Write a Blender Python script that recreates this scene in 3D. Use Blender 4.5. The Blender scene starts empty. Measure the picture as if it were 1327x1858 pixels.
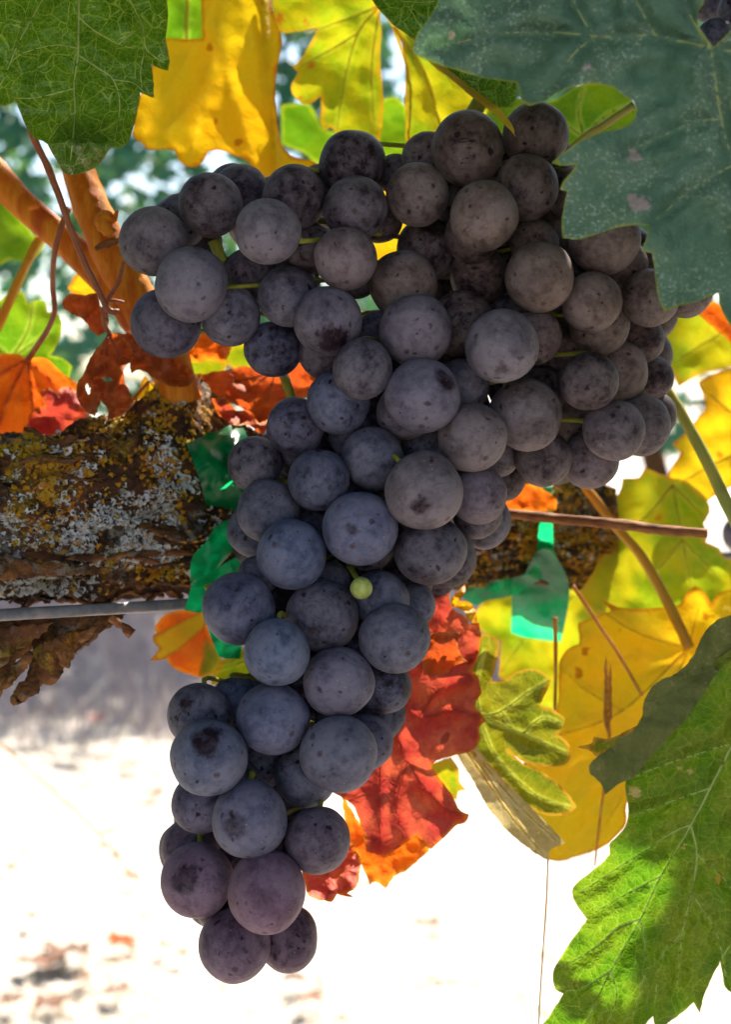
import bpy, bmesh, math, random
import numpy as np
from mathutils import Vector, Matrix, Euler, noise as mnoise
from mathutils.geometry import delaunay_2d_cdt

random.seed(7)
rng = np.random.default_rng(11)
S = bpy.context.scene
COL = S.collection
R = math.radians

# ------------------------------------------------------------------ camera
FPX = 2845.0                       # focal length in photograph pixels (1327 x 1858)
CX, CY = 663.5, 929.0
CAM_Z = 0.60
PITCH = math.atan(229 / FPX)       # horizon lies 229 px above the centre
cam_d = bpy.data.cameras.new('camera')
cam = bpy.data.objects.new('camera', cam_d)
COL.objects.link(cam)
cam.location = (0, 0, CAM_Z)
cam.rotation_euler = (math.pi / 2 - PITCH, 0, 0)
cam_d.sensor_fit = 'VERTICAL'
cam_d.sensor_height = 36.0
cam_d.lens = FPX / 1858 * 36.0
cam_d.clip_start = 0.01
cam_d.clip_end = 5000
cam_d.dof.use_dof = True
cam_d.dof.focus_distance = 0.342
cam_d.dof.aperture_fstop = 20.0
S.camera = cam

# ------------------------------------------------------------------ sky, sun, exposure
SUN_EL, SUN_AZ = R(50), R(25)     # azimuth measured from +Y towards +X
w = bpy.data.worlds.new('World')
S.world = w
w.use_nodes = True
nt = w.node_tree
bg = nt.nodes['Background']
sky = nt.nodes.new('ShaderNodeTexSky')
sky.sky_type = 'NISHITA'
sky.sun_disc = False
sky.sun_elevation = SUN_EL
sky.sun_rotation = SUN_AZ
sky.altitude = 200
sky.dust_density = 1.2
nt.links.new(sky.outputs[0], bg.inputs[0])
bg.inputs[1].default_value = 0.085
sd = bpy.data.lights.new('sun', 'SUN')
sd.energy = 5.0
sd.angle = R(0.5)
sd.color = (1.0, 0.93, 0.82)
sun = bpy.data.objects.new('sun', sd)
COL.objects.link(sun)
SV = Vector((math.sin(SUN_AZ) * math.cos(SUN_EL), math.cos(SUN_AZ) * math.cos(SUN_EL), math.sin(SUN_EL)))
sun.rotation_euler = SV.to_track_quat('Z', 'Y').to_euler()
sun.location = SV * 20
vs = S.view_settings
vs.view_transform = 'Standard'
vs.look = 'None'
vs.exposure = 1.8
vs.gamma = 1.0
S.cycles.use_denoising = True
S.cycles.use_adaptive_sampling = True
S.cycles.adaptive_threshold = 0.02
S.cycles.max_bounces = 6
S.cycles.diffuse_bounces = 3
S.cycles.transmission_bounces = 6
S.cycles.transparent_max_bounces = 8
S.cycles.sample_clamp_indirect = 6.0

# ------------------------------------------------------------------ helpers
cp, sp = math.cos(PITCH), math.sin(PITCH)
def Parr(px, py, d):
    """photograph pixel + depth along the view axis -> world points (numpy)"""
    px = np.asarray(px, float); py = np.asarray(py, float); d = np.asarray(d, float)
    x = (px - CX) / FPX * d
    v = -(py - CY) / FPX * d
    return np.stack([x, d * cp + v * sp, CAM_Z - d * sp + v * cp], -1)
def P(px, py, d):
    return Vector(Parr(px, py, d).tolist())
def G(px, py):
    """where the view ray meets the ground"""
    a = Parr(px, py, 1.0) - np.array([0, 0, CAM_Z])
    t = -CAM_Z / a[2]
    return Vector((a[0] * t, a[1] * t, 0))

def hash2(ix, iy, seed):
    h = np.sin(ix * 127.1 + iy * 311.7 + seed * 74.7) * 43758.5453
    return h - np.floor(h)
def vnoise(x, y, seed=0):
    x = np.asarray(x, float); y = np.asarray(y, float)
    ix, iy = np.floor(x), np.floor(y)
    fx, fy = x - ix, y - iy
    ux, uy = fx * fx * (3 - 2 * fx), fy * fy * (3 - 2 * fy)
    a, b = hash2(ix, iy, seed), hash2(ix + 1, iy, seed)
    c, d = hash2(ix, iy + 1, seed), hash2(ix + 1, iy + 1, seed)
    return (a + (b - a) * ux + (c - a) * uy + (a - b - c + d) * ux * uy) * 2 - 1
def fbm(x, y, seed=0, octs=3):
    s, a = 0, 1
    for o in range(octs):
        s = s + a * vnoise(np.asarray(x) * 2 ** o, np.asarray(y) * 2 ** o, seed + o * 13)
        a *= 0.5
    return s

def tag(o, label=None, cat=None, group=None, kind=None):
    if label: o['label'] = label
    if cat: o['category'] = cat
    if group: o['group'] = group
    if kind: o['kind'] = kind
    return o
def empty(name, loc, label=None, cat=None, group=None, kind=None):
    o = bpy.data.objects.new(name, None)
    o.empty_display_size = 0.01
    COL.objects.link(o)
    o.location = loc
    return tag(o, label, cat, group, kind)
def mesh_obj(name, verts, faces, mat, parent=None, smooth=True, uv=None, attrs=None):
    """verts in world space; the object sits under its parent"""
    verts = np.asarray(verts, float)
    if parent is not None:
        verts = verts - np.array(parent_world(parent))
    me = bpy.data.meshes.new(name)
    me.from_pydata(verts.tolist(), [], [list(map(int, f)) for f in faces])
    if smooth:
        me.polygons.foreach_set('use_smooth', [True] * len(me.polygons))
    if uv is not None:
        l = me.uv_layers.new(name='UVMap')
        idx = np.empty(len(me.loops), int)
        me.loops.foreach_get('vertex_index', idx)
        l.data.foreach_set('uv', np.asarray(uv, np.float32)[idx].ravel())
    for k, v in (attrs or {}).items():
        a = me.attributes.new(k, 'FLOAT', 'POINT')
        a.data.foreach_set('value', np.asarray(v, np.float32))
    me.materials.append(mat)
    me.update()
    o = bpy.data.objects.new(name, me)
    COL.objects.link(o)
    if parent is not None:
        o.parent = parent
    return o
def parent_world(o):
    l = Vector((0, 0, 0))
    while o is not None:
        l = l + o.location
        o = o.parent
    return l
def smooth_line(pts, n=6):
    pts = [Vector(p) for p in pts]
    if len(pts) < 3:
        return [pts[0].lerp(pts[-1], i / n) for i in range(n + 1)]
    out = []
    for i in range(len(pts) - 1):
        p0 = pts[i - 1] if i else pts[0] * 2 - pts[1]
        p1, p2 = pts[i], pts[i + 1]
        p3 = pts[i + 2] if i + 2 < len(pts) else pts[-1] * 2 - pts[-2]
        for k in range(n):
            t = k / n
            out.append(0.5 * (2 * p1 + (p2 - p0) * t + (2 * p0 - 5 * p1 + 4 * p2 - p3) * t * t + (3 * p1 - p0 - 3 * p2 + p3) * t ** 3))
    out.append(pts[-1])
    return out
def tube_data(pts, radii, seg=8, base=0, rough=0.0, seed=0, ridge=0.0, nridge=9):
    """closed tube along 3D points"""
    pts = [Vector(p) for p in pts]
    n = len(pts)
    if not hasattr(radii, '__len__'):
        radii = [radii] * n
    elif len(radii) != n:
        radii = list(np.interp(np.linspace(0, 1, n), np.linspace(0, 1, len(radii)), radii))
    V, F = [], []
    ref = Vector((0.13, -0.9, 0.4)).normalized()
    for i, p in enumerate(pts):
        t = (pts[min(i + 1, n - 1)] - pts[max(i - 1, 0)]).normalized()
        a = ref - t * ref.dot(t)
        if a.length < 1e-4: a = t.orthogonal()
        a.normalize(); ref = a
        b = t.cross(a)
        for k in range(seg):
            th = 2 * math.pi * k / seg
            r = radii[i]
            if rough: r *= 1 + rough * mnoise.noise(Vector((i * 0.35 + seed * 9.1, math.cos(th) * 1.5, math.sin(th) * 1.5)))
            if ridge: r *= 1 + ridge * mnoise.noise(Vector((i * 0.07 + seed * 5.3, math.cos(th) * nridge * .3, math.sin(th) * nridge * .3)))
            V.append(p + (a * math.cos(th) + b * math.sin(th)) * r)
    for i in range(n - 1):
        for k in range(seg):
            k2 = (k + 1) % seg
            F.append((base + i * seg + k, base + i * seg + k2, base + (i + 1) * seg + k2, base + (i + 1) * seg + k))
    V.append(pts[0]); V.append(pts[-1])
    c0, c1 = base + n * seg, base + n * seg + 1
    for k in range(seg):
        k2 = (k + 1) % seg
        F.append((c0, base + k2, base + k)); F.append((c1, base + (n - 1) * seg + k, base + (n - 1) * seg + k2))
    return V, F
def tube(name, pts, radii, mat, parent=None, seg=10, n=8, **kw):
    V, F = tube_data(smooth_line(pts, n), radii, seg, **kw)
    return mesh_obj(name, [tuple(v) for v in V], F, mat, parent)
def pxline(pts, r_px, d):
    """pixel polyline -> 3D points and radii at depth(s) d"""
    ds = d if hasattr(d, '__len__') else [d] * len(pts)
    ds = np.interp(np.linspace(0, 1, len(pts)), np.linspace(0, 1, len(ds)), ds)
    return [P(p[0], p[1], dd) for p, dd in zip(pts, ds)]
def pxr(r, d): return r * d / FPX

# ------------------------------------------------------------------ material helpers
class NT:
    def __init__(s, name):
        s.m = bpy.data.materials.new(name); s.m.use_nodes = True
        s.t = s.m.node_tree; s.t.nodes.clear()
        s.out = s.t.nodes.new('ShaderNodeOutputMaterial')
    def n(s, typ, props=None, **ins):
        nd = s.t.nodes.new('ShaderNode' + typ)
        for k, v in (props or {}).items(): setattr(nd, k, v)
        for k, v in ins.items():
            key = int(k[1:]) if k[0] == 'i' and k[1:].isdigit() else k.replace('_', ' ')
            s.set(nd.inputs[key], v)
        return nd
    def set(s, sock, v):
        if hasattr(v, 'outputs'): v = v.outputs[0]
        if isinstance(v, bpy.types.NodeSocket): s.t.links.new(v, sock)
        else:
            if isinstance(v, tuple) and len(v) == 3 and sock.type == 'RGBA': v = v + (1,)
            sock.default_value = v
    def math(s, op, a, b=0.0, clamp=False):
        return s.n('Math', {'operation': op, 'use_clamp': clamp}, i0=a, i1=b).outputs[0]
    def vmath(s, op, a, b=(0, 0, 0)):
        nd = s.n('VectorMath', {'operation': op}, i0=a, i1=b)
        return nd.outputs['Value'] if op in ('DOT_PRODUCT', 'LENGTH', 'DISTANCE') else nd.outputs[0]
    def mix(s, f, a, b, mode='MIX'):
        nd = s.t.nodes.new('ShaderNodeMix'); nd.data_type = 'RGBA'; nd.blend_type = mode; nd.clamp_factor = True
        s.set(nd.inputs[0], f); s.set(nd.inputs[6], a); s.set(nd.inputs[7], b)
        return nd.outputs[2]
    def step(s, v, lo, hi, inv=False):
        nd = s.n('MapRange', {'interpolation_type': 'SMOOTHSTEP'})
        s.set(nd.inputs[0], v); s.set(nd.inputs[1], lo); s.set(nd.inputs[2], hi)
        s.set(nd.inputs[3], 1.0 if inv else 0.0); s.set(nd.inputs[4], 0.0 if inv else 1.0)
        return nd.outputs[0]
    def noise(s, vec, scale, detail=3.0, rough=0.55, dist=0.0):
        return s.n('TexNoise', Vector=vec, Scale=scale, Detail=detail, Roughness=rough, Distortion=dist).outputs[0]
    def voro(s, vec, scale, feature='F1', rnd=1.0):
        return s.n('TexVoronoi', {'feature': feature}, Vector=vec, Scale=scale, Randomness=rnd)
    def attr(s, name, typ='GEOMETRY'):
        return s.n('Attribute', {'attribute_name': name, 'attribute_type': typ})
    def bump(s, h, strength=0.3, dist=0.001, normal=None):
        nd = s.n('Bump', Height=h, Strength=strength, Distance=dist)
        if normal is not None: s.set(nd.inputs['Normal'], normal)
        return nd.outputs[0]
    def surf(s, sh): s.t.links.new(sh.outputs[0] if hasattr(sh, 'outputs') else sh, s.out.inputs[0]); return s.m

def leaf_mat(name, c1, c2, net, vein=None, edge=None, edge_w=18.0, vein_w=14.0, patch=1.1, trans=0.45, tint=None,
             rough=0.5, spec=0.35, dust=0.0, dust_col=(0.5, 0.55, 0.5), spot=None, spot_amt=0.0, net_amt=0.5, net_scale=2.6,
             relief=0.5, blot=(0.35, 0.2, 0.18), fine=1.0, trans_gain=1.0, vein_amt=.7):
    """leaf pigment: patchy blade colours, a fine vein net, tint along the veins and the margin, dust and spots"""
    k = NT(name)
    uv = k.n('UVMap').outputs[0]
    warp = k.n('TexNoise', Vector=uv, Scale=1.6, Detail=2.0)
    uvw = k.vmath('ADD', uv, k.vmath('MULTIPLY', k.vmath('SUBTRACT', warp.outputs[1], (.5, .5, .5)), (.34, .34, 0)))
    big = k.noise(uv, patch, 4, .6)
    f = k.step(big, .38, .62)
    col = k.mix(f, c1, c2)
    mott = k.noise(uv, 9.0, 4, .65)
    col = k.mix(k.math('MULTIPLY', k.step(mott, .35, .7), .3), col, k.mix(.5, col, net), 'MIX')
    v1 = k.voro(uvw, net_scale, 'DISTANCE_TO_EDGE').outputs[0]
    v2 = k.voro(uvw, net_scale * 3.6, 'DISTANCE_TO_EDGE').outputs[0]
    l1 = k.step(v1, .008, .035, True)
    l2 = k.step(v2, .01, .07, True)
    net_f = k.math('ADD', k.math('MULTIPLY', l1, .6), k.math('MULTIPLY', l2, .40 * fine), True)
    col = k.mix(k.math('MULTIPLY', net_f, net_amt), col, net)
    vd = k.attr('vein_dist').outputs['Fac']
    ed = k.attr('edge_dist').outputs['Fac']
    if vein is not None:
        vf = k.step(k.math('ADD', vd, k.math('MULTIPLY', k.math('SUBTRACT', mott, .5), vein_w)), 0.0, vein_w, True)
        col = k.mix(k.math('MULTIPLY', vf, vein_amt), col, vein)
    if edge is not None:
        ef = k.step(k.math('ADD', ed, k.math('MULTIPLY', k.math('SUBTRACT', k.noise(uv, 3.0, 3), .5), edge_w * 2.2)), 0.0, edge_w, True)
        col = k.mix(ef, col, edge)
    if spot_amt > 0:
        sv = k.voro(uvw, 2.3)
        gate = k.step(k.n('SeparateColor', Color=sv.outputs[1]).outputs[0], 1 - spot_amt - .02, 1 - spot_amt + .02)
        sz = k.math('MULTIPLY', k.n('SeparateColor', Color=sv.outputs[1]).outputs[1], .14)
        sf = k.math('MULTIPLY', k.step(k.math('SUBTRACT', k.math('ADD', sv.outputs[0], k.math('MULTIPLY', k.math('SUBTRACT', mott, .5), .2)), sz), 0.02, .1, True), gate)
        col = k.mix(k.math('MULTIPLY', sf, .85), col, spot)
    bl = k.attr('blotch').outputs['Fac']
    bf = k.step(k.math('ADD', bl, k.math('MULTIPLY', k.math('SUBTRACT', k.noise(uv, 6, 5, .7), .5), 2.6)), .5, .75)
    col = k.mix(k.math('MULTIPLY', bf, .8), col, blot)
    rgh = rough
    if dust > 0:
        d1 = k.step(k.noise(uv, 13, 5, .7), .52, .62)
        d2 = k.step(k.noise(uv, 1.1, 4, .6), .42, .62)
        d3 = k.step(k.noise(uv, 36, 3, .6), .57, .66)
        df = k.math('MULTIPLY', k.math('ADD', k.math('MULTIPLY', d1, d2), k.math('MULTIPLY', k.math('MULTIPLY', d3, k.step(k.noise(uv, 2.3, 2), .35, .65)), .45), True), dust)
        col = k.mix(df, col, dust_col)
    h = k.math('ADD', k.math('MULTIPLY', k.step(v1, 0, .35), 1.0), k.math('MULTIPLY', k.step(v2, 0, .3), .35))
    h = k.math('ADD', h, k.math('MULTIPLY', k.noise(uv, 25, 3), .25))
    nrm = k.bump(h, relief * .55, 0.0007)
    pb = k.n('BsdfPrincipled', Base_Color=col, Roughness=rgh, Normal=nrm)
    pb.inputs['Specular IOR Level'].default_value = spec
    tc = k.mix(.8, col, tint, 'MULTIPLY') if tint else col
    if trans_gain != 1.0:
        tc = k.mix(1.0, tc, (trans_gain,) * 3, 'MULTIPLY')
    tr = k.n('BsdfTranslucent', Color=tc, Normal=nrm)
    mx = k.n('MixShader', Fac=trans)
    k.set(mx.inputs[1], pb.outputs[0]); k.set(mx.inputs[2], tr.outputs[0])
    return k.surf(mx)

def simple_mat(name, c1, c2, scale=200.0, rough=.6, spec=.3, trans=0.0, stretch=(1, 1, 1), bump=.3, bdist=.0004, lo=.35, hi=.65, c3=None, tcol=None):
    k = NT(name)
    tc = k.n('TexCoord').outputs['Object']
    v = k.vmath('MULTIPLY', tc, stretch)
    nz = k.noise(v, scale, 5, .6)
    col = k.mix(k.step(nz, lo, hi), c1, c2)
    n2 = k.noise(v, scale * 4.3, 4, .6)
    if c3 is not None:
        col = k.mix(k.step(k.noise(v, scale * .37, 3), .5, .66), col, c3)
    col = k.mix(k.math('MULTIPLY', k.step(n2, .5, .75), .35), col, tuple(x * .45 for x in c1))
    pb = k.n('BsdfPrincipled', Base_Color=col, Roughness=rough, Normal=k.bump(k.math('ADD', nz, k.math('MULTIPLY', n2, .5)), bump, bdist))
    pb.inputs['Specular IOR Level'].default_value = spec
    if trans <= 0: return k.surf(pb)
    tr = k.n('BsdfTranslucent', Color=tcol if tcol else col)
    mx = k.n('MixShader', Fac=trans)
    k.set(mx.inputs[1], pb.outputs[0]); k.set(mx.inputs[2], tr.outputs[0])
    return k.surf(mx)

# ------------------------------------------------------------------ materials
M = {}
M['leaf_green'] = leaf_mat('leaf_green', (.032, .100, .004), (.060, .145, .006), (.34, .44, .10), vein=(.16, .24, .03), vein_w=5, vein_amt=.3,
                           edge=(.16, .17, .02), edge_w=4, trans=.42, tint=(.9, 1, .2), rough=.24, spec=.34, net_amt=.6, relief=.75, trans_gain=1.5, net_scale=3.4)
M['leaf_teal'] = leaf_mat('leaf_teal', (.070, .145, .100), (.100, .175, .118), (.09, .15, .09), vein=(.14, .18, .07), vein_w=5, vein_amt=.4, edge=(.20, .24, .03), edge_w=5,
                          trans=.14, tint=(.7, 1, .4), rough=.62, spec=.2, dust=.62, dust_col=(.38, .45, .40), net_amt=.3, relief=.8, blot=(.36, .25, .26), fine=.5)
M['leaf_dusty'] = leaf_mat('leaf_dusty', (.050, .090, .005), (.105, .115, .008), (.22, .24, .04), vein=(.30, .32, .09), vein_w=5, vein_amt=.35, edge=(.2, .18, .03), edge_w=4,
                           trans=.42, tint=(.5, 1, .08), rough=.5, spec=.2, dust=.3, dust_col=(.30, .25, .11), spot=(.30, .13, .03), spot_amt=.2, net_amt=.5, net_scale=3.2,
                           relief=.9, blot=(.38, .22, .15), trans_gain=2.1)
M['leaf_grey'] = leaf_mat('leaf_grey', (.105, .120, .034), (.135, .145, .040), (.20, .19, .07), trans=.16, tint=(.8, 1, .3), rough=.7, spec=.12,
                          dust=.7, dust_col=(.30, .23, .13), net_amt=.35, relief=.6)
M['leaf_yellow'] = leaf_mat('leaf_yellow', (.62, .34, .008), (.50, .36, .010), (.62, .42, .03), vein=(.55, .40, .03), vein_w=8, vein_amt=.35, edge=(.45, .17, .01), edge_w=7,
                            trans=.52, tint=(1, .95, .3), rough=.55, spec=.25, spot=(.34, .12, .01), spot_amt=.22, net_amt=.35, relief=.5, patch=.7, blot=(.28, .08, .01))
M['leaf_lime'] = leaf_mat('leaf_lime', (.17, .26, .008), (.38, .33, .010), (.40, .42, .05), vein=(.40, .42, .06), vein_w=9, vein_amt=.4, edge=(.45, .28, .02), edge_w=11,
                          trans=.52, tint=(1, 1, .25), rough=.5, spec=.3, spot=(.40, .13, .02), spot_amt=.08, net_amt=.25, relief=.4, patch=.8, blot=(.36, .09, .02))
M['leaf_lit_green'] = leaf_mat('leaf_lit_green', (.08, .19, .008), (.15, .25, .010), (.24, .34, .04), vein=(.34, .45, .10), vein_w=10, edge=(.28, .34, .02), edge_w=8,
                               trans=.5, tint=(.9, 1, .25), rough=.5, spec=.3, net_amt=.3, relief=.4)
M['leaf_olive'] = leaf_mat('leaf_olive', (.095, .125, .007), (.17, .165, .010), (.30, .30, .05), vein=(.46, .48, .12), vein_w=8, edge=(.40, .22, .03), edge_w=8,
                           trans=.42, tint=(1, 1, .25), rough=.5, spec=.3, net_amt=.5, relief=.7, spot=(.36, .2, .03), spot_amt=.12)
M['leaf_beige'] = leaf_mat('leaf_beige', (.38, .29, .10), (.46, .36, .15), (.5, .42, .2), vein=(.6, .5, .25), vein_w=8, trans=.3, rough=.65, spec=.2, net_amt=.4, relief=.7,
                           dust=.3, dust_col=(.55, .45, .28))
M['leaf_red'] = leaf_mat('leaf_red', (.38, .055, .045), (.54, .130, .062), (.34, .06, .05), vein=(.30, .035, .03), vein_w=12, edge=(.52, .16, .02), edge_w=8,
                         trans=.38, tint=(1, .6, .45), rough=.6, spec=.15, net_amt=.4, relief=1.2, spot=(.2, .03, .025), spot_amt=.15, patch=1.7, blot=(.11, .03, .04), net_scale=1.8)
M['leaf_orange'] = leaf_mat('leaf_orange', (.58, .11, .012), (.62, .17, .012), (.40, .06, .02), vein=(.34, .06, .02), vein_w=9, edge=(.60, .24, .02), edge_w=9,
                            trans=.55, tint=(1, .7, .3), rough=.6, spec=.2, net_amt=.3, relief=.8, patch=1.2, net_scale=1.8)
M['leaf_dry'] = leaf_mat('leaf_dry', (.50, .115, .020), (.34, .065, .020), (.54, .15, .03), vein=(.40, .12, .04), vein_w=8, edge=(.40, .15, .04), edge_w=6,
                         trans=.42, tint=(1, .6, .35), rough=.65, spec=.2, net_amt=.3, relief=1.0, patch=2.2, net_scale=2.2, spot=(.08, .02, .01), spot_amt=.2)
M['vein_pale'] = simple_mat('vein_pale', (.34, .40, .11), (.40, .46, .14), 90, .55, .3, trans=.68, tcol=(.85, .92, .40, 1))
M['weeds'] = simple_mat('weeds', (.32, .27, .29), (.46, .40, .41), 30, .8, .1)  # grey mauve paints the shade band into the dry grass
M['litter'] = simple_mat('litter', (.13, .075, .05), (.20, .11, .075), 120, .8, .1)
M['vein_front'] = simple_mat('vein_front', (.44, .52, .16), (.50, .57, .20), 90, .55, .3, trans=.42, tcol=(.85, .92, .40, 1))
M['vein_dull'] = simple_mat('vein_dull', (.26, .31, .11), (.30, .34, .13), 90, .6, .15)
M['vein_yellow'] = simple_mat('vein_yellow', (.55, .45, .08), (.46, .43, .07), 90, .55, .3, trans=.7, tcol=(.95, .80, .22, 1))
M['vein_red'] = simple_mat('vein_red', (.30, .045, .025), (.38, .08, .03), 90, .6, .3, trans=.3)
M['petiole_yellow'] = simple_mat('petiole_yellow', (.58, .34, .03), (.62, .27, .02), 60, .5, .35, trans=.25, stretch=(1, 1, 1))
M['petiole_green'] = simple_mat('petiole_green', (.28, .32, .06), (.42, .36, .07), 60, .5, .35, trans=.2)
M['petiole_red'] = simple_mat('petiole_red', (.22, .055, .022), (.32, .10, .03), 120, .5, .35)
M['stem_green'] = simple_mat('stem_green', (.26, .28, .035), (.38, .34, .05), 150, .55, .2, trans=.2)
M['cane'] = simple_mat('cane', (.52, .120, .008), (.66, .24, .018), 120, .6, .12, stretch=(2.6, 2.6, .35), bump=.5, bdist=.0008, c3=(.42, .085, .014))
M['twig'] = simple_mat('twig', (.15, .050, .018), (.27, .105, .035), 500, .75, .2, stretch=(.1, 1, 1), bump=.9, bdist=.0006)
M['straw'] = simple_mat('straw', (.56, .48, .36), (.66, .58, .45), 30, .7, .2, trans=.2)
M['dry_grass'] = simple_mat('dry_grass', (.50, .19, .03), (.60, .30, .07), 200, .7, .2, trans=.25)
M['wire'] = simple_mat('wire', (.15, .145, .155), (.21, .205, .215), 400, .5, .4, bump=.2, bdist=.0002, c3=(.26, .23, .22))
M['wire'].node_tree.nodes['Principled BSDF'].inputs['Metallic'].default_value = .1

# plastic tie tape
def tape_mat():
    k = NT('tie_tape')
    tc = k.n('TexCoord').outputs['Object']
    nz = k.noise(tc, 160, 3)
    col = k.mix(k.step(nz, .3, .7), (.002, .13, .050), (.003, .19, .075))
    pb = k.n('BsdfPrincipled', Base_Color=col, Roughness=.3, Normal=k.bump(nz, .25, .0006))
    tr = k.n('BsdfTranslucent', Color=k.mix(1, col, (1.5, 3.2, 2.6), 'MULTIPLY'))
    mx = k.n('MixShader', Fac=.58)
    k.set(mx.inputs[1], pb.outputs[0]); k.set(mx.inputs[2], tr.outputs[0])
    return k.surf(mx)
M['tape'] = tape_mat()

# grape skin with its waxy bloom
def grape_mat(name='grape_skin', green=False):
    k = NT(name)
    tc = k.n('TexCoord').outputs['Object']
    rnd = k.n('ObjectInfo').outputs['Random']
    rv = k.n('CombineXYZ', X=k.math('MULTIPLY', rnd, 57.0), Y=k.math('MULTIPLY', rnd, 131.0), Z=k.math('MULTIPLY', rnd, 23.0)).outputs[0]
    v = k.vmath('ADD', tc, rv)
    big = k.noise(v, 1.15, 4, .6, .3)
    mid = k.noise(v, 4.5, 5, .65)
    fin = k.noise(v, 42, 3, .6)
    tone = k.attr('tone', 'OBJECT').outputs['Fac']
    bloom = k.mix(tone, (.105, .145, .255), (.200, .142, .118))
    plum = k.attr('plum', 'OBJECT').outputs['Fac']
    bloom = k.mix(plum, bloom, (.215, .100, .150))
    bloom = k.mix(k.step(big, .35, .65), bloom, k.mix(.35, bloom, (.225, .185, .210)))
    skin = k.mix(k.step(mid, .3, .7), (.010, .005, .011), (.026, .011, .016))
    # how much bloom is left; the object value also carries painted shade
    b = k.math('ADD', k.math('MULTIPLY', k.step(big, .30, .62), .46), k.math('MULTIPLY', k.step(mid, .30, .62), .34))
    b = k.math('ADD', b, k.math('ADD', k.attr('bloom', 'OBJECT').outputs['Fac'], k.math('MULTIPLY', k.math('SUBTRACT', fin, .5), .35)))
    # soft round bruises where neighbours rubbed
    sv = k.voro(k.vmath('ADD', v, k.vmath('MULTIPLY', k.vmath('SUBTRACT', k.n('TexNoise', Vector=v, Scale=3.0).outputs[1], (.5, .5, .5)), (.3, .3, .3))), 2.5)
    sc = k.n('SeparateColor', Color=sv.outputs[1])
    g1 = k.step(sc.outputs[0], .40, .44)
    rad = k.math('ADD', .05, k.math('MULTIPLY', sc.outputs[1], .17))
    rub = k.math('MULTIPLY', k.step(k.math('SUBTRACT', sv.outputs[0], rad), -.06, .08, True), g1)
    b = k.math('SUBTRACT', b, k.math('MULTIPLY', rub, k.math('ADD', .30, k.math('MULTIPLY', mid, .6))))
    # scratches
    scr = k.noise(k.vmath('MULTIPLY', v, (1.5, 9.0, 22.0)), 1.0, 3, .6)
    sm = k.step(k.noise(k.vmath('ADD', v, (7, 3, 1)), 1.6, 2), .55, .68)
    b = k.math('SUBTRACT', b, k.math('MULTIPLY', k.math('MULTIPLY', k.step(scr, .56, .64), sm), .35))
    # one larger rubbed patch on the berries that show one
    pd = k.attr('patch_dir', 'OBJECT').outputs['Vector']
    ps = k.attr('patch_size', 'OBJECT').outputs['Fac']
    dd = k.vmath('DISTANCE', k.vmath('NORMALIZE', tc), pd)
    pe = k.math('ADD', dd, k.math('MULTIPLY', k.math('SUBTRACT', k.noise(v, 2.6, 4, .6), .5), .5))
    pf = k.math('MULTIPLY', k.step(k.math('SUBTRACT', pe, ps), -.14, .10, True), k.step(ps, .01, .03))
    b = k.math('SUBTRACT', b, k.math('MULTIPLY', pf, .65), True)
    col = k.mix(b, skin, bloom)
    # lenticels: small corky dots, a few with a pale ring
    lv = k.voro(v, 4.2); lc = k.n('SeparateColor', Color=lv.outputs[1])
    lg = k.step(lc.outputs[0], .80, .82)
    lr = k.math('ADD', .04, k.math('MULTIPLY', lc.outputs[1], .12))
    lf = k.math('MULTIPLY', k.step(k.math('SUBTRACT', lv.outputs[0], lr), -.02, .02, True), lg)
    col = k.mix(k.math('MULTIPLY', lf, .8), col, (.045, .014, .012))
    # fine dark pits and pale dust specks
    dv = k.voro(v, 7.5); dc = k.n('SeparateColor', Color=dv.outputs[1])
    col = k.mix(k.math('MULTIPLY', k.math('MULTIPLY', k.step(dv.outputs[0], .06, .13, True), k.step(dc.outputs[0], .80, .82)), .7), col, (.02, .012, .02))
    wv = k.voro(v, 6.3); wc = k.n('SeparateColor', Color=wv.outputs[1])
    col = k.mix(k.math('MULTIPLY', k.math('MULTIPLY', k.step(wv.outputs[0], .05, .11, True), k.step(wc.outputs[2], .80, .82)), .8), col, (.45, .43, .45))
    # dry scar at the blossom end
    pole = k.vmath('DISTANCE', k.vmath('NORMALIZE', tc), (0, 0, -1))
    col = k.mix(k.step(pole, .03, .05, True), col, (.09, .035, .022))
    ring = k.math('MULTIPLY', k.step(pole, .07, .10, True), k.step(pole, .04, .06))
    col = k.mix(k.math('MULTIPLY', ring, .6), col, (.03, .015, .02))
    h = k.math('ADD', k.math('MULTIPLY', mid, .5), k.math('ADD', k.math('MULTIPLY', fin, .25), k.math('MULTIPLY', lf, .8)))
    pb = k.n('BsdfPrincipled', Base_Color=col, Roughness=k.math('ADD', .40, k.math('MULTIPLY', b, .28)), Normal=k.bump(h, .22, .02))
    pb.inputs['Specular IOR Level'].default_value = .14
    pb.inputs['Sheen Weight'].default_value = .0
    pb.inputs['Sheen Roughness'].default_value = .5
    pb.inputs['Sheen Tint'].default_value = (.75, .8, 1, 1)
    return k.surf(pb)
M['grape'] = grape_mat()
def green_grape_mat():
    k = NT('unripe_grape_skin')
    tc = k.n('TexCoord').outputs['Object']
    col = k.mix(k.step(k.noise(tc, 2.5, 4), .35, .65), (.30, .36, .07), (.42, .46, .12))
    sv = k.voro(tc, 5.0)
    col = k.mix(k.math('MULTIPLY', k.step(sv.outputs[0], .05, .14, True), .6), col, (.12, .1, .03))
    pb = k.n('BsdfPrincipled', Base_Color=col, Roughness=.5)
    pb.inputs['Subsurface Weight'].default_value = .0
    return k.surf(pb)
M['grape_green'] = green_grape_mat()

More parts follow.
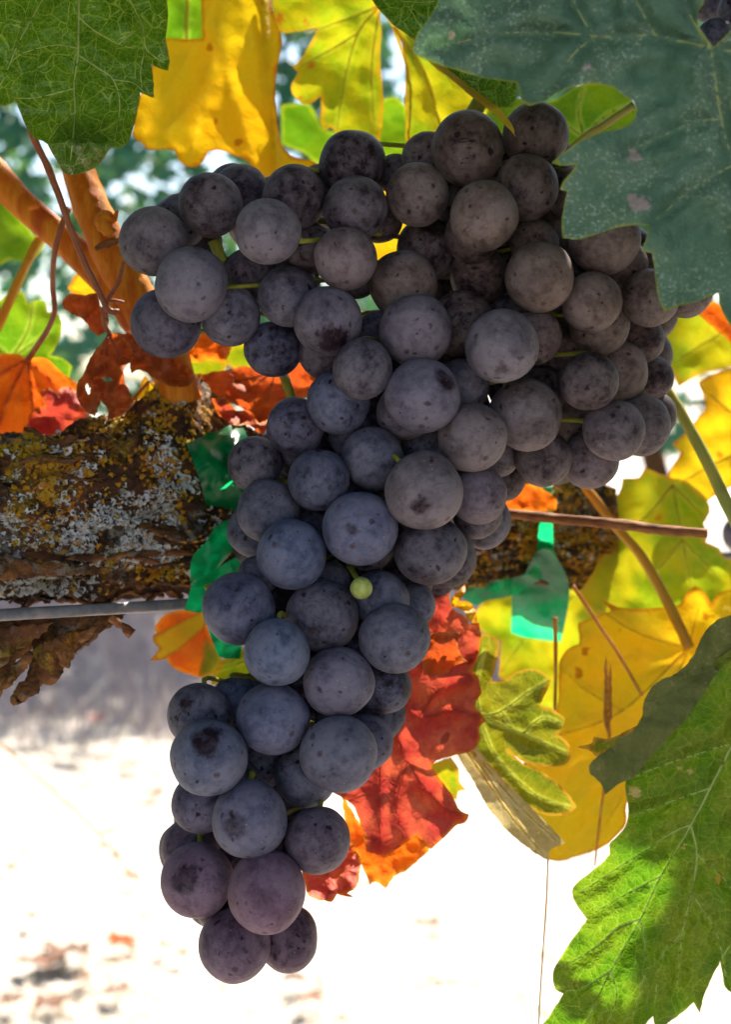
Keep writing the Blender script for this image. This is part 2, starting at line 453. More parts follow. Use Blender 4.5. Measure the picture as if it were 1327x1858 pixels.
# bark: dark furrowed wood, colour by depth noise and crusty lichen stains with their own shapes
def bark_mat(name='bark', lich=1.0, dark=(.022, .013, .009), lit=(.10, .045, .022)):
    k = NT(name)
    tc = k.n('TexCoord').outputs['Object']
    v = k.vmath('MULTIPLY', tc, (.28, 1, 1))
    n1 = k.noise(v, 240, 6, .65); n2 = k.noise(tc, 75, 5, .6); n3 = k.noise(tc, 500, 4, .65)
    col = k.mix(k.step(n1, .36, .64), dark, lit)
    col = k.mix(k.math('MULTIPLY', k.step(n2, .52, .62), .7), col, (.17, .065, .030))
    o = k.step(k.noise(k.vmath('ADD', tc, (.3, .1, .7)), 62, 5, .65), .52, .60)
    o = k.math('MULTIPLY', o, k.step(n3, .36, .58))
    col = k.mix(k.math('MULTIPLY', o, .92 * lich), col, k.mix(k.step(n2, .42, .58), (.40, .155, .012), (.30, .21, .02)))
    g = k.step(k.noise(k.vmath('ADD', tc, (.9, .4, .2)), 85, 5, .65), .53, .60)
    g = k.math('MULTIPLY', g, k.step(n3, .40, .56))
    col = k.mix(k.math('MULTIPLY', g, .6 * lich), col, (.26, .25, .20))
    h = k.math('ADD', k.math('MULTIPLY', n1, 1.0), k.math('ADD', k.math('MULTIPLY', n3, .45), k.math('MULTIPLY', k.math('ADD', o, g), .35)))
    pb = k.n('BsdfPrincipled', Base_Color=col, Roughness=.85, Normal=k.bump(h, .9, .0016))
    pb.inputs['Specular IOR Level'].default_value = .15
    return k.surf(pb)
M['bark'] = bark_mat()
M['bark_strip'] = bark_mat('bark_strip', .8, (.07, .032, .014), (.24, .10, .035))
M['lichen_grey'] = simple_mat('lichen_grey', (.66, .65, .63), (.50, .49, .46), 300, .85, .15, bump=.4, c3=(.38, .36, .26))
M['lichen_orange'] = simple_mat('lichen_orange', (.46, .17, .012), (.40, .25, .02), 130, .85, .15, bump=.4, c3=(.32, .20, .015))

def ground_mat():
    k = NT('dry_ground')
    tc = k.n('TexCoord').outputs['Object']
    n1 = k.noise(tc, 3.0, 6, .65); n2 = k.noise(tc, 38, 5, .7); n3 = k.noise(tc, 140, 4, .7)
    col = k.mix(k.step(n1, .35, .65), (.54, .47, .41), (.62, .56, .50))
    col = k.mix(k.math('MULTIPLY', k.step(n2, .56, .68), .35), col, (.50, .40, .32))
    col = k.mix(k.math('MULTIPLY', k.step(n3, .58, .7), .3), col, (.42, .32, .25))
    h = k.math('ADD', n2, k.math('MULTIPLY', n3, .5))
    pb = k.n('BsdfPrincipled', Base_Color=col, Roughness=.9, Normal=k.bump(h, .6, .02))
    pb.inputs['Specular IOR Level'].default_value = .1
    return k.surf(pb)
M['ground'] = ground_mat()
def mass_mat(name, a, b, t, trans, rough, spec):
    k = NT(name)
    uv = k.n('UVMap').outputs[0]
    f = k.step(k.noise(uv, .35, 1), .4, .6)
    col = k.mix(f, a, b)
    pb = k.n('BsdfPrincipled', Base_Color=col, Roughness=rough); pb.inputs['Specular IOR Level'].default_value = spec
    mx = k.n('MixShader', Fac=trans); k.set(mx.inputs[1], pb.outputs[0]); k.set(mx.inputs[2], k.n('BsdfTranslucent', Color=k.mix(f, t, a)).outputs[0])
    return k.surf(mx)
M['far_leaf'] = mass_mat('far_leaf', (.014, .120, .105), (.075, .185, .075), (.14, .26, .03), .33, .45, .3)
M['canopy_leaf'] = mass_mat('canopy_leaf', (.05, .11, .02), (.09, .14, .02), (.14, .20, .02), .15, .45, .4)
M['trunk'] = bark_mat('trunk_bark', .3)

# ------------------------------------------------------------------ leaf builder
def seg_dist(px, py, lines):
    best = np.full(px.shape, 1e4)
    for ln in lines:
        for (x0, y0), (x1, y1) in zip(ln[:-1], ln[1:]):
            dx, dy = x1 - x0, y1 - y0
            t = np.clip(((px - x0) * dx + (py - y0) * dy) / max(dx * dx + dy * dy, 1e-6), 0, 1)
            best = np.minimum(best, np.hypot(px - x0 - t * dx, py - y0 - t * dy))
    return best
def inside(px, py, poly):
    r = np.zeros(px.shape, bool)
    n = len(poly)
    for i in range(n):
        x0, y0 = poly[i]; x1, y1 = poly[(i + 1) % n]
        c = ((y0 > py) != (y1 > py)) & (px < (x1 - x0) * (py - y0) / ((y1 - y0) if y1 != y0 else 1e-9) + x0)
        r ^= c
    return r
def round_outline(pts, step, rough, seed):
    n = len(pts)
    A = [np.array(p, float) for p in pts]
    out = []
    corner = []
    for i in range(n):
        a, b = A[i] - A[i - 1], A[(i + 1) % n] - A[i]
        ang = abs(math.atan2(a[0] * b[1] - a[1] * b[0], a @ b))
        corner.append(ang > R(62))
    rr = random.Random(seed)
    for i in range(n):
        p1, p2 = A[i], A[(i + 1) % n]
        L = np.linalg.norm(p2 - p1)
        if L < 1e-3: continue
        t1 = (p2 - p1) if corner[i] else (A[(i + 1) % n] - A[i - 1]) * .5
        t2 = (p2 - p1) if corner[(i + 1) % n] else (A[(i + 2) % n] - A[i]) * .5
        for t in (t1, t2):
            l = np.linalg.norm(t)
            if l > L: t *= L / l
        m = max(1, int(L / step))
        nrm = np.array([-(p2 - p1)[1], (p2 - p1)[0]]) / L
        for kk in range(m):
            t = kk / m
            h = (2 * t**3 - 3 * t**2 + 1) * p1 + (t**3 - 2 * t**2 + t) * t1 + (-2 * t**3 + 3 * t**2) * p2 + (t**3 - t**2) * t2
            if kk and rough: h = h + nrm * rr.uniform(-rough, rough)
            out.append((float(h[0]), float(h[1])))
    return out

class Sheet:
    """a thin curved blade whose outline is given in photograph pixels at its own depth"""
    def __init__(s, outline, d, tilt=(0, 0), amp=.002, scale=110., veins=(), groove=.0006, curl=0.0, curl_w=60., seed=0, step=9., rough=1.0, blots=(), bend=None, creases=(), holes=()):
        s.d0, s.tilt, s.amp, s.scale, s.seed = d, tilt, amp, scale, seed
        s.groove, s.curl, s.curl_w, s.bend, s.creases = groove, curl, curl_w, bend, creases
        xs = [p[0] for p in outline]; ys = [p[1] for p in outline]
        s.cx, s.cy = sum(xs) / len(xs), sum(ys) / len(ys)
        s.veins = [[(p.x, p.y) for p in smooth_line([(x, y, 0) for x, y in v], 5)] for v in veins]
        s.edge = round_outline(outline, step, rough, seed)
        s.holes = [round_outline(h, step * .6, rough, seed + 5) for h in holes]
        s.step, s.blots = step, blots
    def depth(s, px, py):
        px = np.asarray(px, float); py = np.asarray(py, float)
        u, v = (px - s.cx) / 100, (py - s.cy) / 100
        d = s.d0 + s.tilt[0] * u + s.tilt[1] * v
        d = d + s.amp * fbm(px / s.scale, py / s.scale, s.seed, 4)
        if s.veins:
            vd = seg_dist(px, py, s.veins)
            d = d + s.groove * np.exp(-(vd / 14.) ** 2) - s.groove * 1.6 * np.sin(np.clip(vd, 0, 60) / 60 * math.pi)
        if s.curl:
            e = seg_dist(px, py, [s.edge + s.edge[:1]])
            d = d + s.curl * np.exp(-e / s.curl_w)
        for (x0, y0, x1, y1, a, wd) in s.creases:
            d = d + a * np.exp(-(seg_dist(px, py, [[(x0, y0), (x1, y1)]]) / wd))
        if s.bend: d = d + s.bend(px, py)
        return d
    def pt(s, px, py, off=0.0):
        return Parr(px, py, s.depth(px, py) + off)
    def build(s, name, mat, parent):
        xs = np.array([p[0] for p in s.edge]); ys = np.array([p[1] for p in s.edge])
        gx, gy = np.meshgrid(np.arange(xs.min(), xs.max(), s.step), np.arange(ys.min(), ys.max(), s.step * .87))
        gx = gx + (np.arange(gx.shape[0]) % 2)[:, None] * s.step * .5
        r = np.random.default_rng(s.seed + 3)
        gx = (gx + r.uniform(-.2, .2, gx.shape) * s.step).ravel(); gy = (gy + r.uniform(-.2, .2, gy.shape) * s.step).ravel()
        k = inside(gx, gy, s.edge)
        gx, gy = gx[k], gy[k]
        loops = [s.edge] + s.holes
        ed = seg_dist(gx, gy, [l + l[:1] for l in loops])
        k = ed > s.step * .45
        for h in s.holes: k &= ~inside(gx, gy, h)
        gx, gy = gx[k], gy[k]
        V, E = [], []
        for l in loops:
            b = len(V); V += l
            E += [(b + i, b + (i + 1) % len(l)) for i in range(len(l))]
        V += list(zip(gx.tolist(), gy.tolist()))
        res = delaunay_2d_cdt([Vector(v) for v in V], E, [], 1, 1e-4)
        co = np.array([tuple(v) for v in res[0]])
        px, py = co[:, 0], co[:, 1]
        F = [f for f in res[2]]
        if s.holes:
            c = np.array([co[list(f)].mean(0) for f in F]); keep = np.ones(len(F), bool)
            for h in s.holes: keep &= ~inside(c[:, 0], c[:, 1], h)
            F = [f for f, q in zip(F, keep) if q]
        vd = seg_dist(px, py, s.veins) if s.veins else np.full(px.shape, 999.)
        ed = seg_dist(px, py, [l + l[:1] for l in loops])
        bl = np.zeros(px.shape)
        for (bx, by, br) in s.blots: bl = np.maximum(bl, np.clip(1.3 - np.hypot(px - bx, py - by) / br, 0, 1))
        uv = np.stack([px / 100 + s.seed * 3.7, py / 100], -1)
        return mesh_obj(name, s.pt(px, py), F, mat, parent, uv=uv, attrs={'vein_dist': vd, 'edge_dist': ed, 'blotch': bl})
    def vein_mesh(s, mat, parent, r0=3.0, r1=1.0, off=-.0001):
        V, F = [], []
        for i, ln in enumerate(s.veins):
            a = np.array(ln)
            pts = s.pt(a[:, 0], a[:, 1], off)
            q = 1.0 if i == 0 else (.85 if i < 4 else .6)
            rad = np.linspace(r0 * q, r1 * q, len(a)) * s.d0 / FPX
            v, f = tube_data(pts.tolist(), list(rad), 6, base=len(V))
            V += [tuple(x) for x in v]; F += f
        return mesh_obj('vein_network', V, F, mat, parent)

def leaf(label, outline, mat, d, veins=(), vmat=None, vr=(3.0, 1.0), group=None, extra=(), petiole=None, name='grape_leaf', cat='leaf', **kw):
    """a leaf: blade, veins, folded lobes (extra) and petiole under one empty"""
    sh = Sheet(outline, d, veins=veins, **kw)
    root = empty(name, P(sh.cx, sh.cy, d), label, cat, group)
    sh.build('blade', M[mat], root)
    if veins and vmat: sh.vein_mesh(M[vmat], root, *vr)
    for ex in extra:
        ex = dict(ex)
        nm, ol, mt, dd = ex.pop('name'), ex.pop('outline'), ex.pop('mat'), ex.pop('d')
        vm = ex.pop('vmat', None); lb = ex.pop('label', None)
        s2 = Sheet(ol, dd, **ex)
        o = s2.build(nm, M[mt], root)
        if lb: o['label'] = lb
        if vm: s2.vein_mesh(M[vm], root, 2.4, .9)
    for p in ([petiole] if isinstance(petiole, dict) else petiole or []):
        pts = pxline(p['pts'], p['r'], p['d'])
        dm = np.mean(p['d'])
        rr = p['r'] if hasattr(p['r'], '__len__') else [p['r'], p['r']]
        tube('petiole', pts, [pxr(x, dm) for x in rr], M[p['mat']], root, seg=10, rough=.12, seed=int(p['pts'][0][0]))
    return root

def lobe_outline(rnd, teeth=True):
    """a generic five-lobed vine leaf, unit size, petiole at the origin side"""
    pts = []
    lob = [(-2.45, .62), (-1.25, .85), (0.0, 1.0), (1.25, .85), (2.45, .62)]
    N = 40
    for i in range(N):
        a = -2.9 + 5.8 * i / (N - 1)
        r = .42
        for la, lr in lob:
            r = max(r, lr * (1 - .55 * (abs(a - la) / .62) ** 1.3) if abs(a - la) < .62 else 0)
        if teeth: r *= 1 + (.07 if i % 2 else -.06) + rnd.uniform(-.05, .05)
        pts.append((math.sin(a) * r, math.cos(a) * r))
    pts.append((0, -.08))
    return pts

# ================================================================== GROUND AND FAR ROW
gv = []; gf = []
xs = np.concatenate([[-400, -60, -15], np.arange(-4, 4.01, .1), [15, 60, 400]])
ys = np.concatenate([[-400, -60, -15, -4, -1], np.arange(.6, 6.01, .1), [10, 30, 90, 400, 1500]])
for y in ys:
    for x in xs:
        near = abs(x) <= 4 and .6 <= y <= 6
        gv.append((x, y, (.016 * mnoise.noise(Vector((x * 2.5, y * 2.5, 0))) + .010 * mnoise.noise(Vector((x * 9, y * 9, 3)))) if near else 0))
nx = len(xs)
for j in range(len(ys) - 1):
    for i in range(nx - 1):
        gf.append((j * nx + i, j * nx + i + 1, (j + 1) * nx + i + 1, (j + 1) * nx + i))
g = mesh_obj('ground', gv, gf, M['ground'])
tag(g, 'pale sunlit dry ground behind the vine', kind='structure')
def gz(x, y): return .016 * mnoise.noise(Vector((x * 2.5, y * 2.5, 0))) + .010 * mnoise.noise(Vector((x * 9, y * 9, 3)))

# dry straw and stubble lying on the ground
rs = random.Random(5)
V, F = [], []
for i in range(9000):
    y = rs.uniform(1.3, 5.0); x = rs.uniform(-.32, .32) * y
    L = rs.uniform(.03, .14); a = rs.uniform(0, math.tau); up = rs.choice([.05, .1, .2, .5, 1.2]) if y > 2.4 else rs.choice([.02, .05, .1])
    p = Vector((x, y, gz(x, y) + .002)); q = p + Vector((math.cos(a) * L, math.sin(a) * L, L * up * rs.random()))
    s_ = Vector((-math.sin(a), math.cos(a), .3)) * rs.uniform(.0008, .002)
    b = len(V); V += [tuple(p - s_), tuple(p + s_), tuple(q + s_ * .3 + Vector((0, 0, .004))), tuple(q - s_ * .3 + Vector((0, 0, .004)))]; F.append((b, b + 1, b + 2, b + 3))
tag(mesh_obj('straw', V, F, M['straw'], smooth=False), 'pale dry straw litter covering the bright ground', 'straw', kind='stuff')
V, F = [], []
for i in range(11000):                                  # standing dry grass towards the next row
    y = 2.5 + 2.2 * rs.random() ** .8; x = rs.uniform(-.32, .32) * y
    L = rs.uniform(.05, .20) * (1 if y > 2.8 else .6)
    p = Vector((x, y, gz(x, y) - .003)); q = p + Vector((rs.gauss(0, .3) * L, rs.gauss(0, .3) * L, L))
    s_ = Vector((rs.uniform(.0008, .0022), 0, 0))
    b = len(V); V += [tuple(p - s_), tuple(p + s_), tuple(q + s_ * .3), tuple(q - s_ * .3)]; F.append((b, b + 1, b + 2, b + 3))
o = mesh_obj('shade_tinted_weeds', V, F, M['weeds'], smooth=False)
tag(o, 'dry weeds coloured grey to deepen the shade on the ground behind', 'weeds', kind='stuff')

# leaves shed on the ground
def shed_leaf(px, py, size, mat, label, seed, group=None):
    r = random.Random(seed)
    c = G(px, py); c.z = gz(c.x, c.y) + .004
    ol = lobe_outline(r)
    a = r.uniform(0, math.tau); ca, sa = math.cos(a), math.sin(a)
    V, UV = [], []
    rings = [0, .5, 1.0]
    n = len(ol)
    V.append(tuple(c + Vector((0, 0, .012)))); UV.append((0, 0))
    for t in rings[1:]:
        for (u, v) in ol:
            h = .012 + size * (.32 * t * t * mnoise.noise(Vector((u * 1.7 * t + seed, v * 1.7 * t, seed * .7))) + .22 * t * t * abs(mnoise.noise(Vector((u * 2, v * 2, seed)))))
            V.append((c.x + (u * ca - v * sa) * t * size, c.y + (u * sa + v * ca) * t * size, c.z + max(h, 0.002))); UV.append((u * t * 3 + seed, v * t * 3))
    F = [(0, 1 + i, 1 + (i + 1) % n) for i in range(n)]
    F += [(1 + i, 1 + n + i, 1 + n + (i + 1) % n, 1 + (i + 1) % n) for i in range(n)]
    o = mesh_obj('fallen_leaf', V, F, M[mat], uv=UV, attrs={'vein_dist': [99] * len(V), 'edge_dist': [99] * len(V)})
    return tag(o, label, 'leaf', group)
shed = [(232, 1402, .028, 'leaf_red', 'small red fallen leaf at the edge of the shaded ground'),
        (277, 1452, .026, 'leaf_red', 'red fallen leaf alone on bright ground left of the grapes'),
        (86, 1303, .030, 'leaf_red', 'red fallen leaf in the shaded grass at the left'),
        (168, 1322, .026, 'leaf_red', 'red fallen leaf in shade nearest the hanging grapes'),
        (235, 1612, .020, 'litter', 'curled brown fallen leaf at the end of the thin grass stalk'),
        (130, 1755, .040, 'litter', 'large curled brown fallen leaf at the lower left corner'),
        (215, 1738, .028, 'leaf_dry', 'brown fallen leaf beside the large curled one, lower left'),
        (70, 1775, .034, 'litter', 'crumpled brown fallen leaf left of the large curled one')]
for i, (px, py, sz, mt, lb) in enumerate(shed): shed_leaf(px, py, sz, mt, lb, 20 + i, None)
for i, (px, py, sz) in enumerate([(200, 1530, .014), (222, 1545, .012), (195, 1500, .009), (110, 1600, .010), (20, 1590, .010), (300, 1750, .009), (330, 1765, .008), (780, 1690, .014),
                                  (765, 1665, .009), (740, 1700, .008), (800, 1725, .007), (540, 1800, .016), (560, 1840, .018), (215, 1830, .016), (90, 1840, .02), (20, 1850, .016),
                                  (850, 1668, .008), (700, 1730, .006), (255, 1680, .008), (60, 1690, .010), (160, 1800, .014)]):
    shed_leaf(px, py, sz * 1.25, 'litter', 'tiny dry brown leaf scrap scattered on the bright ground', 60 + i, 'dry leaf scraps on the ground')

# the neighbouring vine row: one far, blurred mass of foliage on trunks
def leaf_mass(pts_fn, count, mat, name, parent, seed, size=(.035, .06)):
    r = random.Random(seed)
    V, F, UV = [], [], []
    shapes = [lobe_outline(r)[::2] for _ in range(5)]
    for i in range(count):
        p, face = pts_fn(r)
        if p is None: continue
        sz = r.uniform(*size)
        q = face.to_track_quat('Z', 'Y') @ Euler((0, 0, r.uniform(0, 6.28))).to_quaternion()
        ol = shapes[i % 5]; b = len(V); n = len(ol)
        off = r.uniform(0, 50)
        V.append(tuple(p)); UV.append((off, off))
        for (u, v) in ol:
            bend = -.25 * (u * u + v * v) + .12 * math.sin(u * 4 + off)
            V.append(tuple(p + q @ (Vector((u, v, bend)) * sz))); UV.append((u * 3 + off, v * 3 + off))
        F += [(b, b + 1 + k, b + 1 + (k + 1) % n) for k in range(n)]
    return mesh_obj(name, V, F, mat, parent, uv=UV)
row = empty('vine_row', (0, 4.0, 0), 'neighbouring vine row out of focus in the background', 'vine row')
def row_pt(r):
    x = r.uniform(-3.2, 3.2); z = .42 + 1.35 * r.random() ** .85; y = 4.0 + r.gauss(0, .16)
    if mnoise.noise(Vector((x * 3.4, z * 3.4, 4.0))) > .36 + .12 * r.random(): return None, None
    n = Vector((r.gauss(0, .6), -1 + r.gauss(0, .6), .35 + r.gauss(0, .5))).normalized()
    return Vector((x, y, z)), n
o = leaf_mass(row_pt, 9000, M['far_leaf'], 'foliage', row, 3); o['kind'] = 'stuff'
for x in (-2.4, -.9, .75, 2.3):
    pts = [Vector((x, 4.0, -.02)), Vector((x + .03, 4.02, .25)), Vector((x - .02, 3.99, .5)), Vector((x + .05, 4.0, .75))]
    tube('trunk', pts, [.045, .035, .032, .028], M['trunk'], row, rough=.4, seed=int(x * 10))

# own canopy overhead: the leaves that keep the bunch in shade
can = empty('vine_canopy', (0, .55, .9), 'leafy canopy of the vine above the bunch with added shading leaves', 'foliage', kind='stuff')
def can_pt(r):
    y = r.uniform(.20, .95); z = r.uniform(.72, 1.25); x = r.uniform(-.75, .9)
    if z < CAM_Z + y * .246 + .055: return None, None
    c = y - z * math.cos(SUN_AZ) / math.tan(SUN_EL)
    if c > -.095 and r.random() > .075: return None, None
    if c < -.75: return None, None
    n = Vector((r.gauss(0, .5), -.3 + r.gauss(0, .5), .8 + r.gauss(0, .4))).normalized()
    return Vector((x, y, z)), n
o = leaf_mass(can_pt, 3000, M['canopy_leaf'], 'foliage', can, 9, (.035, .06))
def side_pt(r):
    x = r.choice((-1, 1)) * r.uniform(.25, 3.2); y = r.uniform(.33, .85); z = r.uniform(.34, 1.7)
    if r.random() < .30: x = r.uniform(-.9, .9); z = r.uniform(1.15, 1.7); y = r.uniform(.35, .8)
    if abs(x) < .25 + .05 and z < 1.1: return None, None
    n = Vector((r.gauss(0, .6), r.gauss(0, .8), .5 + r.gauss(0, .5))).normalized()
    return Vector((x, y, z)), n
o = leaf_mass(side_pt, 4200, M['canopy_leaf'], 'foliage', can, 19, (.05, .08))

def near_pt(r):                                           # unseen leaf walls added around the camera to narrow the light
    if r.random() < .62:
        x = r.choice((-1, 1)) * r.uniform(.20, .55); y = r.uniform(-.08, .36); z = r.uniform(.22, 1.2)
    else:
        x = r.uniform(-.5, .5); y = r.uniform(-.05, .34); z = r.uniform(.84, 1.3)
    n = Vector((-x + r.gauss(0, .3), r.gauss(0, .5), r.gauss(0, .5))).normalized()
    return Vector((x, y, z)), n
shade = [(1120, 1320, .40, .036), (1400, 1440, .38, .034), (1430, 1730, .42, .034), (1290, 1960, .40, .026), (1260, 1200, .45, .04), (1540, 1560, .5, .05)]  # unseen leaves added along the sun rays to dapple the lower-right leaf
def shade_pt(r):
    px_, py_, t_, s_ = shade.pop()
    return P(px_, py_, .322) + SV * t_, (SV + Vector((r.gauss(0, .25), r.gauss(0, .25), r.gauss(0, .25)))).normalized()
leaf_mass(shade_pt, 6, M['canopy_leaf'], 'foliage', can, 31, (.032, .037))
o = leaf_mass(near_pt, 1500, M['canopy_leaf'], 'foliage', can, 23, (.04, .065))

# ================================================================== CORDON, WIRE, TIES, CANES
AX = [(-420, 925, .345), (0, 938, .388), (250, 930, .412), (440, 935, .43), (700, 952, .462), (900, 965, .487), (1112, 972, .512)]
def ax_eval(u):
    xs_ = [a[0] for a in AX]
    px = -420 + u * (1112 + 420)
    return px, np.interp(px, xs_, [a[1] for a in AX]), np.interp(px, xs_, [a[2] for a in AX])
def rad_px(px): return np.interp(px, [-420, 0, 200, 330, 440, 600, 850, 1050, 1112], [165, 152, 150, 152, 140, 115, 100, 98, 78])
def cordon_pts(u, th):
    """surface point of the old woody arm; th: 0 = up, 90 deg = towards the viewer"""
    px, cy, d = ax_eval(u)
    c = Parr(px, cy, d)
    rr = rad_px(px) * d / FPX
    cs, sn = np.cos(th), np.sin(th)
    X = px / 100.
    fib = fbm(X * .55, th * 3.2 + 10, 3, 4) * .075                 # long fibrous ridges
    fib2 = fbm(X * 2.2, th * 11 + 4, 8, 3) * .045
    lump = fbm(X * .5 + 7, th * .9, 21, 2) * .10
    qn = fbm(X * .42 + 2, th * 2.4 + 3, 61, 3) * 3.2; fl = np.floor(qn); fq = np.clip((qn - fl - .38) / .18, 0, 1)
    plate = (fl + fq * fq * (3 - 2 * fq)) * .040                   # lifted bark plates with broken edges
    fibre = -np.abs(fbm(X * .9 + 5, th * 9 + 2, 71, 3)) * .075     # grooves between fibres
    scale = -np.abs(fbm(X * 1.3 + 3, th * 5.5, 33, 2)) * .07
    k = 1.04 + fib + fib2 + lump + scale + plate + fibre
    def gb(x0, t0, sx, st, a): return a * np.exp(-((px - x0) / sx) ** 2 - ((th - t0) / st) ** 2)
    k = k + gb(325, .12, 62, .55, .42) + gb(375, .35, 45, .5, .20) + gb(270, .30, 60, .5, .12)
    k = k + gb(40, .98, 42, .20, -.30) + gb(40, .98, 75, .36, .12)                            # knot hole
    k = k + gb(262, 1.25, 40, .22, .11) + gb(60, .45, 60, .35, .09)
    ck = np.exp(-((th - (2.24 + .05 * np.sin(X * 1.7))) / .045) ** 2) * np.interp(px, [-420, -50, 60, 200, 235], [1, 1, 1, .9, 0])   # long open crack
    k = k - ck * .26
    ck2 = np.exp(-((th - (2.62 + .05 * np.sin(X * 2.3 + 1))) / .05) ** 2) * np.interp(px, [-420, 0, 330, 360], [1, 1, .7, 0])
    k = k - ck2 * .14
    k = k + fbm(X * 9, th * 20, 51, 2) * .020
    r = rr * k
    up = np.array([0, sp * 0, 1.0]); fr = np.array([0, -1.0, 0])
    return c + r[..., None] * (cs[..., None] * up + sn[..., None] * fr), px, k
NU, NTH = 460, 210
U, TH = np.meshgrid(np.linspace(0, 1, NU), np.linspace(-math.pi, math.pi, NTH, endpoint=False), indexing='ij')
co, _, _ = cordon_pts(U, TH)
co = co.reshape(-1, 3)
F = []
for i in range(NU - 1):
    for j in range(NTH):
        j2 = (j + 1) % NTH
        F.append((i * NTH + j, i * NTH + j2, (i + 1) * NTH + j2, (i + 1) * NTH + j))
cend = Parr(1106, 972, .512); co = np.vstack([co, cend]); e = len(co) - 1
for j in range(NTH): F.append(((NU - 1) * NTH + j, (NU - 1) * NTH + (j + 1) % NTH, e))
cordon = empty('vine_cordon', P(200, 1085, .4), 'old gnarled vine arm crusted with orange and grey lichen, running behind the grapes', 'vine trunk')
mesh_obj('bark', co, F, M['bark'], cordon)

def lichen(name, count, mat, seed, dens, size, cup, lobes):
    r = random.Random(seed); V, F = [], []
    us = np.array([r.uniform(.235, 1.0) for _ in range(count * 4)]); ts = np.array([r.uniform(.0, 2.75) for _ in range(count * 4)])
    p0, px, _ = cordon_pts(us, ts)
    p1, _, _ = cordon_pts(us + .0015, ts); p2, _, _ = cordon_pts(us, ts + .02)
    nrm = np.cross(p2 - p0, p1 - p0); nrm /= np.linalg.norm(nrm, axis=1)[:, None] + 1e-12
    made = 0
    for i in range(count * 4):
        if made >= count: break
        if r.random() > dens(px[i], ts[i]): continue
        made += 1
        n = Vector(nrm[i]); c0, _, dd = ax_eval(us[i])
        rad = Vector((0, -math.sin(ts[i]), math.cos(ts[i])))
        if n.dot(rad) < 0: n = -n
        n = (n + Vector((r.gauss(0, .35), r.gauss(0, .35), r.gauss(0, .35)))).normalized()
        q = n.to_track_quat('Z', 'Y') @ Euler((0, 0, r.uniform(0, 6.28))).to_quaternion()
        sz = r.uniform(*size) * (1.4 if r.random() < .08 else 1); m = lobes; b = len(V); p = Vector(p0[i]) + n * sz * .22
        V.append(tuple(p - n * sz * cup))
        for k in range(m):
            a = math.tau * k / m
            rr = sz * (r.uniform(.45, 1.0) if k % 2 else r.uniform(.8, 1.35))
            V.append(tuple(p + q @ Vector((math.cos(a) * rr, math.sin(a) * rr, r.uniform(-.15, .45) * sz))))
        F += [(b, b + 1 + k, b + 1 + (k + 1) % m) for k in range(m)]
    o = mesh_obj('lichen', V, F, M[mat], cordon, smooth=False); o['kind'] = 'stuff'
    return o
def gsp(px, th, x0, t0, sx, st): return math.exp(-((px - x0) / sx) ** 2 - ((th - t0) / st) ** 2)
def dens_grey(px, th):
    k = fbm(px / 45., th * 3.5, 77, 3)
    d = 1.0 * gsp(px, th, 250, 1.75, 110, .38) + .9 * gsp(px, th, 330, 1.35, 60, .5) + .5 * gsp(px, th, 180, .75, 70, .3) + .9 * gsp(px, th, 90, 2.45, 130, .2) + .5 * gsp(px, th, 20, 1.9, 60, .4) + .05
    return max(0, d * (.55 + 1.3 * k))
def dens_orange(px, th):
    k = fbm(px / 38. + 5, th * 4.2, 91, 3)
    d = 1.1 * gsp(px, th, 120, .78, 62, .30) + .8 * gsp(px, th, 60, .35, 80, .3) + .6 * gsp(px, th, 120, 1.35, 40, .3) + .7 * gsp(px, th, 280, .35, 60, .35) + .6 * gsp(px, th, 55, 2.05, 60, .14) + .7 * gsp(px, th, 300, 2.4, 50, .2) + .4 * gsp(px, th, 330, .8, 60, .5) + (.5 if px > 800 else .06)
    return max(0, d * (.8 + 1.1 * k))
lichen('lichen', 9500, 'lichen_grey', 4, dens_grey, (.0003, .0010), .7, 8)
lichen('lichen', 9000, 'lichen_orange', 6, dens_orange, (.0003, .0008), -.35, 6)

# fibrous strips peeling off the arm
rb_ = random.Random(29)
for i in range(26):
    th0 = rb_.choice([rb_.uniform(.3, 1.5), rb_.uniform(1.5, 2.3), rb_.uniform(2.1, 2.9), rb_.uniform(2.1, 2.9)])
    px0 = rb_.uniform(-120, 300); Lp = rb_.uniform(50, 190); wd = rb_.uniform(.035, .11)
    if i >= 22: px0 = rb_.uniform(850, 1000); Lp = rb_.uniform(40, 90)
    n_ = 14; V2, F2 = [], []
    for a in range(n_):
        t = a / (n_ - 1); px_ = px0 + Lp * t
        if px_ > 1105: px_ = 1105
        u_ = (px_ + 420) / 1532.
        taper = min(1, 4 * t * (1 - t) + .25) * (1 + .4 * mnoise.noise(Vector((a * .6, i, 0))))
        lift = 1.02 + .10 * max(0, abs(t - .5) - .22) / .28 * rb_.uniform(.4, 1.2)
        for b_ in range(4):
            th_ = th0 + .12 * (t - .5) + wd * taper * (b_ / 3 - .5)
            pp, _, _ = cordon_pts(np.array([u_]), np.array([th_])); ax0 = Parr(*ax_eval(u_))
            V2.append(tuple(ax0 + (pp[0] - ax0) * (lift + .012 * math.sin(b_ * 1.1))))
        if a:
            q0 = (a - 1) * 4
            F2 += [(q0 + c_, q0 + c_ + 1, q0 + c_ + 5, q0 + c_ + 4) for c_ in range(3)]
    o = mesh_obj('bark_strip', V2, F2, M['bark_strip' if i % 3 else 'bark'], cordon)
    md = o.modifiers.new('thick', 'SOLIDIFY'); md.thickness = .0007; md.offset = 0
